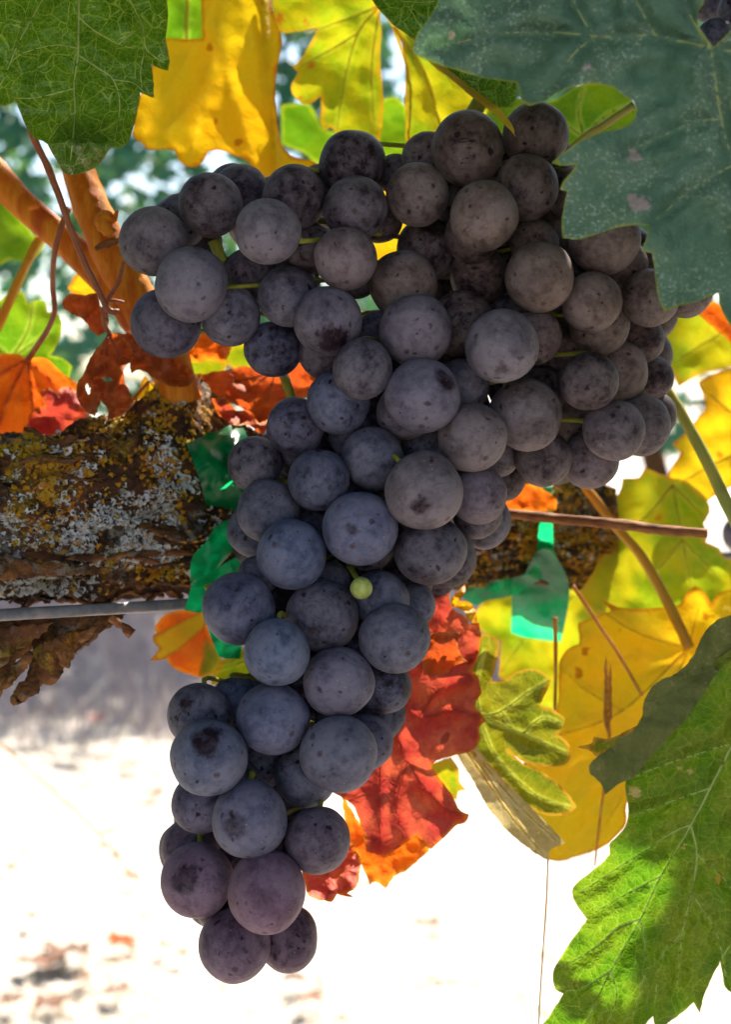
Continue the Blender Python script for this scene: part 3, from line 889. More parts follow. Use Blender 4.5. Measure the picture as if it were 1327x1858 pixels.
# loose shreds of bark under the arm
def strip(outline, d, label, seed, tilt=(0, 0), **kw):
    s2 = Sheet(outline, d, tilt=tilt, amp=.0035, scale=45, seed=seed, step=6, rough=3.5, groove=0, **kw)
    o = s2.build('bark_strip', M['bark_strip'], cordon)
    md = o.modifiers.new('thick', 'SOLIDIFY'); md.thickness = .0016; md.offset = 0
    if label: o['label'] = label
strip([(-60, 1120), (0, 1122), (120, 1118), (232, 1106), (214, 1128), (190, 1142), (172, 1160), (150, 1172), (138, 1186), (120, 1178), (90, 1168), (70, 1180), (40, 1172), (0, 1195), (-60, 1210)], .384, 'ragged reddish bark shred under the wire', 1, (0, -.004))
strip([(62, 1172), (110, 1165), (150, 1160), (118, 1200), (104, 1228), (92, 1240), (76, 1240), (66, 1258), (48, 1262), (34, 1276), (20, 1272), (24, 1256), (46, 1232), (56, 1200)], .372, 'long lichen-flecked bark shred hanging lowest', 2, (0, -.003))
strip([(-40, 1190), (10, 1185), (48, 1165), (60, 1172), (40, 1192), (22, 1205), (22, 1226), (8, 1228), (-2, 1240), (-30, 1250)], .376, None, 3)
strip([(-80, 1030), (0, 1010), (90, 1022), (200, 1030), (205, 1040), (120, 1042), (0, 1048), (-80, 1062)], .3675, None, 4, (.004, 0))
strip([(-30, 1145), (30, 1135), (95, 1130), (60, 1160), (30, 1178), (10, 1202), (-6, 1214), (-30, 1218)], .370, None, 14)
strip([(96, 1160), (128, 1150), (176, 1136), (150, 1162), (132, 1185), (120, 1212), (112, 1208), (108, 1190)], .368, None, 15)
strip([(20, 1215), (40, 1196), (58, 1184), (44, 1212), (30, 1226), (12, 1246), (2, 1262), (-4, 1250)], .3665, None, 16)
tube('twig_stub', pxline([(200, 1120), (222, 1136), (240, 1150)], 7, .374), [pxr(8, .374), pxr(6, .374), pxr(11, .374)], M['twig'], cordon, rough=.5, seed=3)

wire = tube('trellis_wire', [P(-260, 1133, .338), P(0, 1116, .3585), P(340, 1096, .392), P(600, 1076, .455), P(850, 1050, .525), P(1110, 1026, .548), P(1327, 1008, .566), P(1500, 992, .58)], pxr(11.3, .3585), M['wire'], seg=16, n=12)
tag(wire, 'grey galvanised trellis wire running under the old vine arm', 'wire')

def tape(label, pieces, loc):
    root = empty('vine_tie', loc, label, 'tie')
    for nm, ol, d, kw in pieces:
        s2 = Sheet(ol, d, amp=kw.pop('amp', .0026), scale=kw.pop('scale', 38), seed=kw.pop('seed', 1), step=7, rough=.3, groove=0, **kw)
        s2.build(nm, M['tape'], root)
    return root
tape('dark green plastic tie tape wrapped round the arm left of the grapes', [
    ('band', [(338, 806), (372, 790), (405, 777), (434, 762), (452, 800), (470, 900), (430, 950), (383, 935), (362, 870)], .396, dict(tilt=(.006, 0), seed=2, bend=lambda x, y: .000002 * (y - 850) ** 2)),
    ('loop', [(348, 1012), (372, 985), (392, 955), (415, 942), (440, 960), (425, 995), (395, 1030), (368, 1046), (345, 1056)], .392, dict(tilt=(.006, 0), seed=3)),
    ('band', [(346, 1058), (385, 1035), (440, 1005), (450, 1060), (400, 1075), (352, 1072)], .399, dict(tilt=(.004, 0), seed=4)),
    ('tail', [(335, 1106), (346, 1066), (378, 1066), (385, 1104), (358, 1112)], .381, dict(seed=5)),
    ('tail', [(372, 1118), (395, 1140), (440, 1165), (436, 1195), (400, 1192), (384, 1160)], .404, dict(seed=6))], P(390, 1060, .4))
tape('bright green plastic tie with hanging tail below the right end of the arm', [
    ('band', [(975, 850), (1004, 850), (1003, 930), (1006, 1004), (974, 1006), (980, 930)], .467, dict(seed=7, bend=lambda x, y: .0000022 * (y - 930) ** 2)),
    ('tail', [(976, 1000), (1001, 998), (1015, 1018), (1030, 1048), (1034, 1078), (1030, 1112), (1018, 1165), (985, 1161), (955, 1157), (928, 1148), (929, 1110), (931, 1076), (948, 1050)], .494, dict(seed=8, amp=.003, scale=45, tilt=(0, .022))),
    ('bow', [(835, 1082), (850, 1062), (900, 1053), (948, 1044), (978, 1020), (985, 1050), (930, 1080), (884, 1090), (862, 1098)], .478, dict(seed=9, amp=.003, scale=40, tilt=(-.006, .01)))], P(990, 1010, .47))

# canes
cane = empty('vine_cane', P(235, 545, .41), 'thick orange brown cane with a woolly bud beside the grapes', 'cane')
tube('shoot', pxline([(95, 190), (128, 268), (165, 375), (205, 465), (250, 545), (300, 640), (330, 730)], 30, [.418, .412, .406, .404, .405, .409, .412]), [pxr(24, .41), pxr(27, .41), pxr(33, .41), pxr(34, .41), pxr(36, .41), pxr(38, .41), pxr(40, .41)], M['cane'], cane, seg=30, n=16, rough=.07, ridge=.10, seed=2)
tube('bud', pxline([(205, 425), (190, 412), (183, 400), (192, 393), (205, 398), (214, 382)], 12, .392), [pxr(10, .39), pxr(13, .39), pxr(13, .39), pxr(11, .39), pxr(8, .39), pxr(2, .39)], M['cane'], cane, seg=12, rough=.35, seed=8)
tube('node_ring', pxline([(172, 452), (195, 442), (220, 436)], 6, .3925), [pxr(4, .39), pxr(8, .39), pxr(5, .39)], M['twig'], cane, seg=10, rough=.5, seed=4)
cane2 = empty('vine_cane', P(0, 330, .425), 'smooth orange cane slanting in from the left edge', 'cane')
tube('shoot', pxline([(-160, 190), (-40, 285), (40, 370), (120, 440), (195, 515), (250, 590)], 28, [.44, .432, .428, .425, .422, .42]), [pxr(30, .425), pxr(29, .425), pxr(27, .425), pxr(27, .425), pxr(28, .425), pxr(26, .425)], M['cane'], cane2, seg=26, n=14, rough=.06, ridge=.08, seed=5)
tube('bud', pxline([(50, 375), (66, 372), (64, 364)], 6, .418), [pxr(7, .42), pxr(6, .42), pxr(1.5, .42)], M['cane'], cane2, seg=8, seed=2)
tw = tube('dead_twig', pxline([(840, 925), (925, 932), (1000, 940), (1100, 949), (1200, 961), (1284, 968)], 11, [.43, .425, .42, .415, .41, .405]), [pxr(7, .415), pxr(8.5, .415), pxr(9.5, .415), pxr(9.5, .415), pxr(9, .415), pxr(8.5, .415)], M['twig'], seg=14, n=14, rough=.18, ridge=.12, seed=6)
tag(tw, 'straight brown dead twig crossing right of the bunch', 'twig')

# ================================================================== THE BUNCH
# (centre x, centre y, radius, rank front to back, stretch, tone)  tone 0 = blue, 1 = grey brown: sky and bounce light painted in
GR = [
 (347,516,67,0,1), (279,438,63,.6,1), (382,372,57.5,.7,1), (326,402,50,2,1), (437,350,52,2,1), (487,421,60,.1,1.02), (533,360,57,1.2,1.12),
 (640,297,61,1.6,1), (645,379,59,.9,1), (628,469,56.5,.1,1.03), (595,582,63,.5,1), (524,538,56,1.2,1), (418,572,55.5,1,1), (301,587,64,1.1,1), (495,634,52,1.5,.97),
 (849,270,66,.6,1.07), (776,286,47,1.6,1), (757,353,58,.9,1), (879,392,62,0,1.03), (957,340,58,1,1.06), (973,246,60,1.8,1), (717,316,36,2.4,1), (775,452,57,2,1),
 (733,515,63,.8,.97), (870,500,54,1.6,1), (980,502,63,.1,1.05), (1098,434,64,.9,1), (1074,548,56,.7,1), (1180,541,53,1.6,1), (1245,527,50,2.1,1),
 (755,600,65,.2,1), (838,588,60,1.5,1), (911,628,67,0,1), (970,611,51,1.4,1), (1088,589,56,1.5,1), (658,668,54,.4,1.06), (614,730,58,1,1), (537,774,52,1.6,1),
 (767,719,67,0,1.03), (858,794,62.5,.6,1), (954,752,67,1.2,1), (1069,692,56,1.1,.92), (1124,673,53,1.8,1), (1184,685,40,2.6,1), (1164,617,43,2.5,1),
 (1115,780,57,1.3,1), (1164,770,54,2,1.07), (985,831,53,1.7,1), (1071,834,52,2,1), (984,712,45,2.1,1), (736,746,52,1.7,1), (676,833,58,1,1.02),
 (769,890,71,0,1), (655,958,68,.2,1), (578,871,56,.9,1.02), (463,842,50,1.5,1), (487,928,57,.8,1.04), (461,963,50,1.9,1), (529,1006,63.5,.2,1), (468,1046,38,2.1,1),
 (868,898,54,1.1,1), (866,932,46,2,1), (877,945,52,2.6,1), (781,1000,66,.9,.92), (807,1011,57,1.9,1), (904,826,40,2.2,1), (690,1087,54,1.7,1), (748,1098,43,2.2,1),
 (434,1104,66,.5,1.02), (585,1118,67,.5,.98), (716,1158,64,.2,1), (503,1183,60,0,1.04), (615,1238,65,.3,.97), (697,1245,50,1.5,1), (495,1304,67,.4,1), (363,1298,60,1.2,.95),
 (425,1273,45,2,1), (378,1374,69,.2,1.02), (615,1368,70,0,1.02), (661,1347,53,1.2,1), (555,1408,57,1.3,1), (453,1487,67,0,1.07), (366,1458,55,1.4,1), (577,1524,58,.8,1.06),
 (346,1537,54,1.9,1), (358,1597,65,.7,1.05), (484,1618,69.5,.1,1.11), (425,1716,66,.9,1), (522,1702,57,1.8,1.07), (432,1412,38,2.1,1),
 (970,442,44,2,1), (450,500,48,2.7,1), (560,450,46,2.6,1), (590,640,48,2.4,1), (690,610,48,2.6,1), (840,700,50,2.2,1), (900,480,45,2.5,1), (1020,640,48,2.3,1),
 (1020,420,50,2.4,1), (1130,480,46,2.3,1), (1190,480,46,2.6,1), (1040,760,46,2.4,1), (640,790,44,2.5,1), (560,960,44,2.5,1), (600,1060,42,2.5,1), (520,1440,40,2.6,1), (470,1400,40,2.6,1), (420,1560,42,2.6,1),
 (478,1386,44,2.2,1), (775,808,46,2.5,1), (1042,352,48,2.2,1), (1225,505,40,2.7,1), (845,742,46,2.6,1), (1035,395,44,2.7,1), (700,680,44,2.8,1),
 (810,460,46,2.9,1), (690,400,42,2.9,1), (930,700,46,2.6,1), (610,1310,40,2.6,1),
]
def base_depth(px, py):
    b = .336 + .010 * max(0, (px - 900) / 300) + .012 * max(0, (500 - px) / 300 if py < 700 else 0) + .012 * max(0, (420 - py) / 200)
    return b + .004 * math.sin(px * .021) * math.sin(py * .017)
placed = []
for (x, y, r, rank, st) in sorted(GR, key=lambda q: q[3]):
    d = base_depth(x, y) + rank * .0075
    for it in range(3):
        for (x2, y2, r2, d2) in placed:
            s_ = math.hypot(x - x2, y - y2) * d / FPX
            need = .985 * (r * d + r2 * d2) / FPX
            if s_ < need:
                dz = math.sqrt(need * need - s_ * s_)
                if abs(d - d2) < dz: d = max(d, d2 + dz)
    placed.append((x, y, r, d))
order = sorted(range(len(GR)), key=lambda i: GR[i][3])
# inner berries that close the bunch up behind the outer ones
fr = np.array([(a, b, c) for a, b, c, _ in placed])
rf = random.Random(41)
keep_open = [(677, 570, 30), (712, 440, 34), (440, 505, 40), (565, 437, 14), (520, 660, 40), (560, 672, 40)]
n_outer = len(GR)
gx_, gy_ = np.meshgrid(np.arange(230, 1250, 6.), np.arange(220, 1780, 6.)); gx_, gy_ = gx_.ravel(), gy_.ravel()
bare = np.ones(gx_.shape, bool)
for a, b, c in fr: bare &= np.hypot(gx_ - a, gy_ - b) > c
bare = list(zip(gx_[bare].tolist(), gy_[bare].tolist()))   # places where one could look through the bunch
for t in range(9000):
    if len(GR) >= n_outer + 150: break
    x, y, r = rf.uniform(250, 1230), rf.uniform(250, 1760), rf.uniform(44, 54)
    if t < 5000:
        bx, by = rf.choice(bare); x, y = bx + rf.uniform(-16, 16), by + rf.uniform(-16, 16)
        if sum(math.hypot(x - q[0], y - q[1]) < 24 for q in GR[n_outer:]): continue
    ring = [(x, y)] + [(x + math.cos(a) * r * q, y + math.sin(a) * r * q) for a in np.linspace(0, math.tau, 14)[:-1] for q in (.6, .97)]
    if any(math.hypot(x - a, y - b) < r + c for a, b, c in keep_open): continue
    cov = np.mean([np.any(np.hypot(fr[:, 0] - a, fr[:, 1] - b) < fr[:, 2]) for a, b in ring])
    if cov < (.86 if t >= 5000 else .80): continue
    hits = [(x2, y2, r2, d2) for (x2, y2, r2, d2) in placed if math.hypot(x - x2, y - y2) < r + r2]
    d = base_depth(x, y) + .018
    for it in range(4):
        for (x2, y2, r2, d2) in hits:
            s_ = math.hypot(x - x2, y - y2) * d / FPX; need = .97 * (r * d + r2 * d2) / FPX
            if s_ < need and abs(d - d2) < math.sqrt(need * need - s_ * s_): d = d2 + math.sqrt(need * need - s_ * s_)
    if d > .410: continue
    GR.append((x, y, r, 3, 1)); order.append(len(GR) - 1); placed.append((x, y, r, d))
bunch = empty('grape_bunch', P(840, 230, .375), 'large bunch of blue-black grapes with dusty bloom hanging in the centre', 'grapes')
def berry_mesh(i):
    bm = bmesh.new()
    bmesh.ops.create_icosphere(bm, subdivisions=5 if i < 6 else 4, radius=1)
    rb = random.Random(i); o1 = Vector((rb.uniform(0, 9), rb.uniform(0, 9), rb.uniform(0, 9)))
    for v in bm.verts:
        n = v.co.normalized()
        k = 1 + .045 * mnoise.noise(n * 1.1 + o1) + .010 * mnoise.noise(n * 2.6 + o1)
        k += .035 * math.exp(-((1 - n.z) / .03)) * -1.2       # dimple at the stalk
        k += .012 * math.exp(-((1 + n.z) / .0015))            # point at the blossom end
        v.co = n * k
    me = bpy.data.meshes.new('grape'); bm.to_mesh(me); bm.free()
    me.polygons.foreach_set('use_smooth', [True] * len(me.polygons))
    me.materials.append(M['grape']); return me
BM = [berry_mesh(i) for i in range(6)]
rg = random.Random(17)
# rachis: the branching stalk inside the bunch
def rach(px, py):
    """point on the stalk nearest to this height"""
    ys_ = [235, 420, 600, 800, 1000, 1200, 1400, 1600]
    xs_ = [850, 840, 800, 735, 655, 570, 490, 455]
    return np.interp(py, ys_, xs_), np.interp(py, ys_, [.374, .380, .386, .384, .380, .376, .372, .368])
stem_pts = [P(905, 120, .385), P(870, 190, .377)] + [P(*([rach(0, y)[0], y, rach(0, y)[1]])) for y in range(240, 1600, 80)]
V, F = tube_data(smooth_line(stem_pts, 5), [.0021, .0019, .0018, .0015, .0012, .0008], 8, rough=.25, seed=1)
def add_t(pts, r, seed=0):
    global V, F
    v, f = tube_data(smooth_line(pts, 6), r, 8, base=len(V), rough=.25, seed=seed); V += v; F += f
add_t([P(835, 470, .388), P(700, 485, .392), P(570, 478, .378), P(470, 479, .366), P(408, 482, .362), P(330, 500, .372)], [.0020, .0017, .0016, .0014], 2)
add_t([P(470, 480, .366), P(455, 497, .366), P(437, 522, .372)], [.0013, .0015], 3)
add_t([P(412, 482, .362), P(398, 462, .362), P(388, 437, .362)], [.0013, .0015], 4)
add_t([P(790, 660, .388), P(835, 676, .366), P(870, 682, .364)], [.0011, .0010], 5)
add_t([P(780, 690, .388), P(830, 708, .366), P(880, 724, .372)], [.0011, .0012], 6)
add_t([P(640, 1000, .380), P(606, 1030, .362), P(570, 1075, .362)], [.0014, .0013, .0012], 7)
add_t([P(648, 990, .376), P(634, 1030, .358), P(622, 1064, .362)], [.0009, .0008], 8)
add_t([P(634, 1015, .362), P(640, 1036, .348), P(652, 1056, .3395)], [.0008, .0006], 9)
add_t([P(820, 560, .388), P(1000, 560, .395), P(1130, 500, .392), P(1230, 480, .395)], [.0018, .0014, .0010], 10)
add_t([P(500, 1330, .372), P(498, 1400, .366), P(480, 1460, .366)], [.0011, .0009], 11)
add_t([P(512, 676, .385), P(520, 695, .378), P(530, 725, .378)], [.0012, .0011], 12)
st_o = mesh_obj('stem', [tuple(v) for v in V], F, M['stem_green'], bunch)
SPECIAL = {(378, 1374): ((.05, -.75, .62), .42), (453, 1487): ((-.35, -.93, .12), .36), (358, 1597): ((-.28, -.90, .30), .40), (767, 719): ((.55, -.70, .45), .34),
           (595, 582): ((.15, -.80, -.60), .48), (363, 1298): ((-.4, -.8, .5), .22), (911, 628): ((.0, -.75, -.66), .22), (769, 890): ((-.1, -.93, -.35), .22), (655, 958): ((-.25, -.97, .05), .16)}
# bloom amount paints front light on some berries and shade on others
BLOOM_SHADING = {k: .30 for k in [(767,719),(911,628),(769,890),(879,392),(980,502),(487,421),(347,516),(628,469),(755,600),(655,958),(503,1183),(615,1368),(484,1618),(453,1487),(529,1006),(858,794),(615,1238),(495,1304)]}
BLOOM_SHADING.update({(640,297): -.34, (533,360): -.16, (775,452): -.26, (849,270): -.02, (957,340): -.08, (973,246): -.06, (437,350): -.20, (645,379): -.06, (781,1000): -.06, (870,500): -.15, (838,588): -.2, (301,587): -.08})
BL = parent_world(bunch)
grape_objs = []
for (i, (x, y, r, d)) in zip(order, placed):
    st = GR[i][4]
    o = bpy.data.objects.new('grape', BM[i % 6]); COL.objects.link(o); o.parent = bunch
    c = P(x, y, d); rad = r * d / FPX
    rx, ry_ = rach(x, y); ax_ = P(rx, y - 25, ry_ + .004)
    out = (c - ax_)
    if out.length < 1e-4: out = Vector((0, -1, 0))
    out = out.normalized() + Vector((rg.gauss(0, .5), rg.gauss(0, .4), rg.gauss(0, .5) - .3))
    q = (-out).to_track_quat('Z', 'Y') @ Euler((0, 0, rg.uniform(0, 6.28))).to_quaternion()
    if abs(st - 1) > .03: q = Vector((rg.gauss(0, .1), .8, 1)).to_track_quat('Z', 'Y') @ Euler((0, 0, rg.uniform(0, 6.28))).to_quaternion()
    o.rotation_mode = 'QUATERNION'; o.rotation_quaternion = q
    o.location = c - BL
    o.scale = (rad * rg.uniform(.98, 1.03), rad * rg.uniform(.98, 1.03), rad * st)
    o['tone'] = min(1.0, max(0.0, .12 + .70 * min(1, max(0, (x - 640) / 330)) + .5 * min(1, max(0, (720 - y) / 250)) + rg.gauss(0, .14)))  # warmer to the right and top: tint of bounce light painted in
    o['plum'] = min(1.0, max(0.0, .75 * min(1, max(0, (y - 1380) / 250)) + rg.gauss(.02, .12)))
    o['bloom'] = BLOOM_SHADING.get((x, y), -.26 + rg.gauss(0, .08) if i >= n_outer else .14 - .09 * GR[i][3] + rg.gauss(0, .11))  # less bloom on rear and inner berries paints shade into the gaps
    sd_, ps_ = SPECIAL.get((x, y), (None, 0.0))
    if sd_:
        l = q.inverted() @ Vector(sd_).normalized()
        o['patch_dir'] = [l.x, l.y, l.z]
    else: o['patch_dir'] = [0.0, 0.0, 1.0]
    o['patch_size'] = ps_
    top = c + (q @ Vector((0, 0, rad * st * .93)))
    if (q @ Vector((0, 0, 1))).y < .25: continue
    mid = top + (q @ Vector((0, 0, rad * .35))) + Vector((0, rad * .25, 0))
    pv, pf = tube_data(smooth_line([top, mid, mid.lerp(ax_, .5)], 3), [.0007, .00055, .0006], 6)
    po = mesh_obj('pedicel', [tuple(v - BL - o.location) for v in pv], pf, M['stem_green'])
    po.parent = o
    po.matrix_parent_inverse = Matrix.LocRotScale(Vector((0, 0, 0)), q, o.scale).inverted()
    grape_objs.append((x, y, r, d))
# the unripe berry
o = bpy.data.objects.new('grape', BM[2].copy()); o.data.materials.clear(); o.data.materials.append(M['grape_green']); COL.objects.link(o); o.parent = bunch
o.location = P(656, 1067, .3385) - BL; o.scale = (pxr(20.5, .3385),) * 3; o['label'] = 'tiny unripe green grape'; o.rotation_euler = (.3, .2, 0)

# two other bunches that only just show
def small_bunch(label, berries, seed):
    root = empty('grape_bunch', P(berries[0][0], berries[0][1], berries[0][3]), label, 'grapes', 'bunches half hidden at the right')
    r = random.Random(seed)
    for (x, y, rr, d) in berries:
        o = bpy.data.objects.new('grape', BM[r.randrange(6)]); COL.objects.link(o); o.parent = root
        o.location = P(x, y, d) - root.location; o.scale = (pxr(rr, d),) * 3; o.rotation_euler = (r.random() * 6, r.random() * 6, 0)
        o['tone'] = .3; o['bloom'] = -.1; o['plum'] = 0.0; o['patch_size'] = 0.0; o['patch_dir'] = [0.0, 0.0, 1.0]
small_bunch('dark grapes glimpsed through the notch of the teal leaf', [(1300, 68, 36, .36), (1345, 20, 42, .37), (1290, 0, 40, .40), (1350, 90, 40, .39)], 3)
small_bunch('blurred blue grapes peeping in at the right edge', [(1346, 968, 34, .62), (1352, 1020, 30, .63), (1380, 990, 30, .65)], 4)

# ================================================================== LEAVES
leaf('glossy green leaf hanging at the top left with pale vein net', 
     [(305,-10),(305,20),(303,50),(301,75),(306,100),(308,112),(305,128),(288,124),(273,116),(278,140),(280,177),(266,173),(254,168),(252,190),(246,215),(239,240),(229,262),(220,270),(202,268),(192,281),(180,298),(160,310),(135,317),(115,313),(106,298),(95,280),(86,262),(78,256),(62,252),(50,235),(40,215),(32,195),(27,181),(20,188),(8,192),(-20,186),(-60,172),(-120,190),(-112,140),(-160,100),(-120,50),(-170,-10),(-110,-60),(-130,-150),(-40,-160),(20,-230),(90,-190),(140,-130),(180,-200),(270,-230),(300,-160),(380,-140),(350,-70)],
     'leaf_green', .330, seed=1, tilt=(.001, -.004), amp=.0022, scale=75, step=7, groove=.0006,
     veins=[[(143,-130),(143,0),(142,60),(141,100),(134,155),(136,200),(133,240),(126,306)], [(143,-130),(100,-40),(77,0),(35,75),(5,145),(-20,180)], [(143,-130),(200,-50),(235,0),(258,48),(266,90),(300,116)],
            [(142,100),(175,122),(205,145),(217,190),(208,255)], [(136,160),(90,172),(60,178),(30,178)], [(141,30),(170,55),(215,80),(262,92)], [(141,88),(100,82),(45,95),(22,110)], [(134,205),(110,225),(85,258)], [(262,92),(255,130),(258,165)],[(215,80),(240,60),(256,46)],[(205,145),(240,150),(262,168)]],
     vmat='vein_front', vr=(2.5, .9), bend=lambda x, y: -.00017 * np.clip(y - 210, 0, 50) + .00026 * np.clip(y - 262, 0, 60) + .0016 * vnoise(x / 16., y / 16., 9) * np.clip((y - 190) / 40, 0, 1))
leaf('big dull teal leaf with pale dust specks in front, top right',
     [(800,-5),(780,30),(755,65),(750,82),(749,96),(770,107),(800,118),(850,134),(900,145),(938,151),(943,170),(947,186),(962,192),(985,185),(1010,171),(1045,157),(1080,152),(1110,158),(1131,173),(1150,184),(1156,198),(1151,215),(1138,228),(1110,235),(1070,247),(1030,272),(1002,295),(1020,301),(1046,298),(1038,312),(1022,330),(1017,344),(1030,347),(1025,370),(1020,405),(1022,432),(1050,434),(1080,426),(1120,413),(1160,408),(1177,410),(1172,438),(1164,455),(1184,460),(1188,482),(1191,510),(1196,540),(1207,566),(1230,556),(1263,548),(1304,530),(1310,562),(1327,592),(1350,650),(1400,600),(1500,570),(1470,480),(1560,430),(1500,320),(1600,210),(1520,100),(1560,-40),(1450,-60),(1400,-150),(1350,-60),(1335,40),(1300,82),(1292,86),(1282,76),(1270,55),(1268,25),(1279,0),(1275,-60),(1210,-170),(1120,-130),(1020,-190),(940,-120),(860,-110)],
     'leaf_teal', .288, seed=2, tilt=(-.002, .0005), amp=.0035, scale=130, step=9, groove=.0011, rough=.6,
     veins=[[(1292,86),(1240,76),(1190,64),(1140,66),(1080,66),(1000,58),(900,62),(790,88)], [(1292,86),(1300,150),(1310,215),(1330,290),(1380,420),(1400,560)], [(1292,86),(1258,35),(1245,0),(1225,-120)], [(1292,86),(1380,110),(1520,200)],
            [(1190,64),(1168,25),(1150,-10),(1130,-70)], [(1310,215),(1260,223),(1200,248),(1140,275)], [(1330,300),(1260,340),(1190,400)], [(1080,66),(1040,100),(1000,160)], [(1080,66),(1050,20),(1020,-60)]],
     vmat='vein_dull', vr=(3.6, 1.3), blots=[(1150,285,16),(1162,288,10),(1152,366,20),(1168,372,18),(820,62,11),(1066,122,9)])
leaf('dark green leaf with turned yellow edge behind the teal leaf',
     [(655,-30),(690,20),(720,50),(752,72),(765,98),(800,124),(845,165),(885,192),(930,195),(938,175),(940,145),(1000,110),(1010,-40),(920,-140),(760,-110)],
     'leaf_green', .335, seed=3, tilt=(.0, -.003), amp=.0012, veins=[[(1000,-20),(900,60),(820,100),(760,60)],[(1000,-20),(930,100),(920,190)],[(900,-60),(800,0),(700,0)],[(820,100),(850,150)],[(930,100),(890,140),(870,185)]], vmat='vein_pale', vr=(1.6,.6),
     extra=[dict(name='folded_edge', label='turned-over yellow margin ending in a point', outline=[(748,86),(764,100),(790,122),(826,150),(860,178),(895,205),(922,232),(937,249),(928,224),(905,196),(870,168),(832,140),(796,112),(768,90)], mat='leaf_lime', d=.331, seed=4, amp=.0006, step=6)])
leaf('yellow-green leaf between the bunch and the teal leaf at upper right',
     [(880,240),(890,195),(940,180),(990,185),(1012,180),(1045,158),(1080,150),(1120,154),(1142,172),(1153,190),(1166,208),(1156,226),(1120,250),(1080,262),(1060,300),(1020,310),(940,300)],
     'leaf_lit_green', .425, seed=5, amp=.003, veins=[[(1060,250),(1050,200),(1060,160)],[(1060,250),(1100,210),(1145,190)],[(1060,250),(1020,220)]], vmat='vein_yellow', vr=(2,.8))
leaf('large golden yellow leaf glowing at the top behind the grapes',
     [(366,-10),(367,70),(335,71),(303,69),(285,105),(262,150),(245,200),(241,245),(255,259),(268,271),(293,271),(318,273),(323,290),(336,302),(355,303),(370,291),(378,276),(395,272),(412,276),(428,283),(450,293),(470,318),(500,335),(540,330),(580,300),(560,290),(527,282),(511,262),(505,230),(500,190),(500,150),(506,110),(511,75),(505,50),(495,20),(490,-20),(480,-90),(430,-140),(380,-90)],
     'leaf_yellow', .455, seed=6, amp=.004, scale=130, tilt=(.0, -.006), veins=[[(420,-60),(400,60),(420,150),(445,240),(470,310)],[(420,-60),(330,130),(262,245)],[(420,-60),(380,150),(345,295)],[(420,-60),(470,100),(490,200)],[(400,150),(350,190),(300,250)]],
     creases=[(475,0,500,320,-.007,16)], blots=[(392,218,5),(395,215,4)])
leaf('lime green leaf with small brown spots at the top centre',
     [(495,-20),(500,45),(512,60),(545,57),(577,51),(562,80),(547,104),(530,122),(541,131),(528,160),(536,178),(548,187),(562,190),(583,174),(583,196),(580,216),(590,236),(601,231),(616,246),(650,262),(690,255),(697,200),(694,150),(690,100),(693,60),(690,35),(682,0),(670,-50),(600,-110),(520,-90)],
     'leaf_lime', .468, seed=7, amp=.004, scale=120, tilt=(0, -.005), veins=[[(690,10),(650,60),(625,150),(612,235)],[(690,10),(640,30),(560,60)],[(690,10),(675,120),(680,230)],[(650,60),(600,90),(545,120)]], vmat='vein_yellow', vr=(2.2,.8), blots=[(562,122,13),(545,178,9),(510,34,13),(556,40,9)])
leaf('narrow yellow leaf hanging beside the lime leaf, edge on',
     [(700,30),(726,72),(735,120),(735,190),(737,265),(765,262),(800,240),(840,225),(905,215),(900,185),(840,150),(800,115),(770,80),(735,50)],
     'leaf_lime', .440, seed=8, amp=.003, veins=[[(715,50),(770,130),(800,230)],[(715,50),(745,150),(742,255)]], vmat='vein_yellow', vr=(4,2))
leaf('plain green leaf filling the gap right of the lime leaf', [(670,190),(695,180),(722,178),(738,200),(752,260),(760,310),(700,330),(660,300)], 'leaf_lit_green', .52, seed=9, amp=.003)
leaf('green leaf in the small gap above the golden leaf', [(280,-50),(300,-60),(385,-60),(400,20),(380,80),(340,90),(300,80),(275,40)], 'leaf_lit_green', .52, seed=10, amp=.003, veins=[[(342,-60),(338,85)]], vmat='vein_yellow', vr=(4,3))
leaf('yellow leaf showing through gaps in the upper bunch', [(515,330),(560,300),(600,300),(590,350),(720,330),(770,420),(740,470),(690,490),(600,470),(545,480),(500,430)], 'leaf_yellow', .465, seed=11, amp=.003)
leaf('soft green leaf behind the golden leaf by the bright gaps', [(510,190),(560,190),(590,235),(640,240),(660,300),(600,310),(545,275),(512,262)], 'leaf_lit_green', .60, seed=12, amp=.003)

# left side
leaf('bright green leaf at the left edge above the red leaf', [(-80,560),(0,545),(18,531),(42,530),(50,550),(64,545),(80,545),(86,566),(100,566),(112,585),(106,620),(90,645),(112,650),(131,665),(125,690),(60,700),(-80,690)], 'leaf_lit_green', .47, seed=13, amp=.003, veins=[[(20,650),(50,600),(60,550)],[(20,650),(-40,600)],[(20,650),(90,600)]], vmat='vein_yellow', vr=(2,.8))
leaf('green leaf at the left edge behind the slanting cane', [(-120,300),(-40,320),(0,362),(30,386),(60,426),(82,442),(66,466),(42,476),(20,470),(-10,486),(-80,500),(-140,420)], 'leaf_lit_green', .49, seed=14, amp=.003,
     petiole=dict(pts=[(72,432),(52,470),(32,512),(0,582),(-40,660)], r=[9,8,9,10], d=[.47,.465,.46,.455], mat='petiole_yellow'))
leaf('small yellow leaf behind the fork of the canes', [(122,522),(140,496),(164,488),(182,520),(178,540),(135,535)], 'leaf_yellow', .445, seed=15, amp=.002)
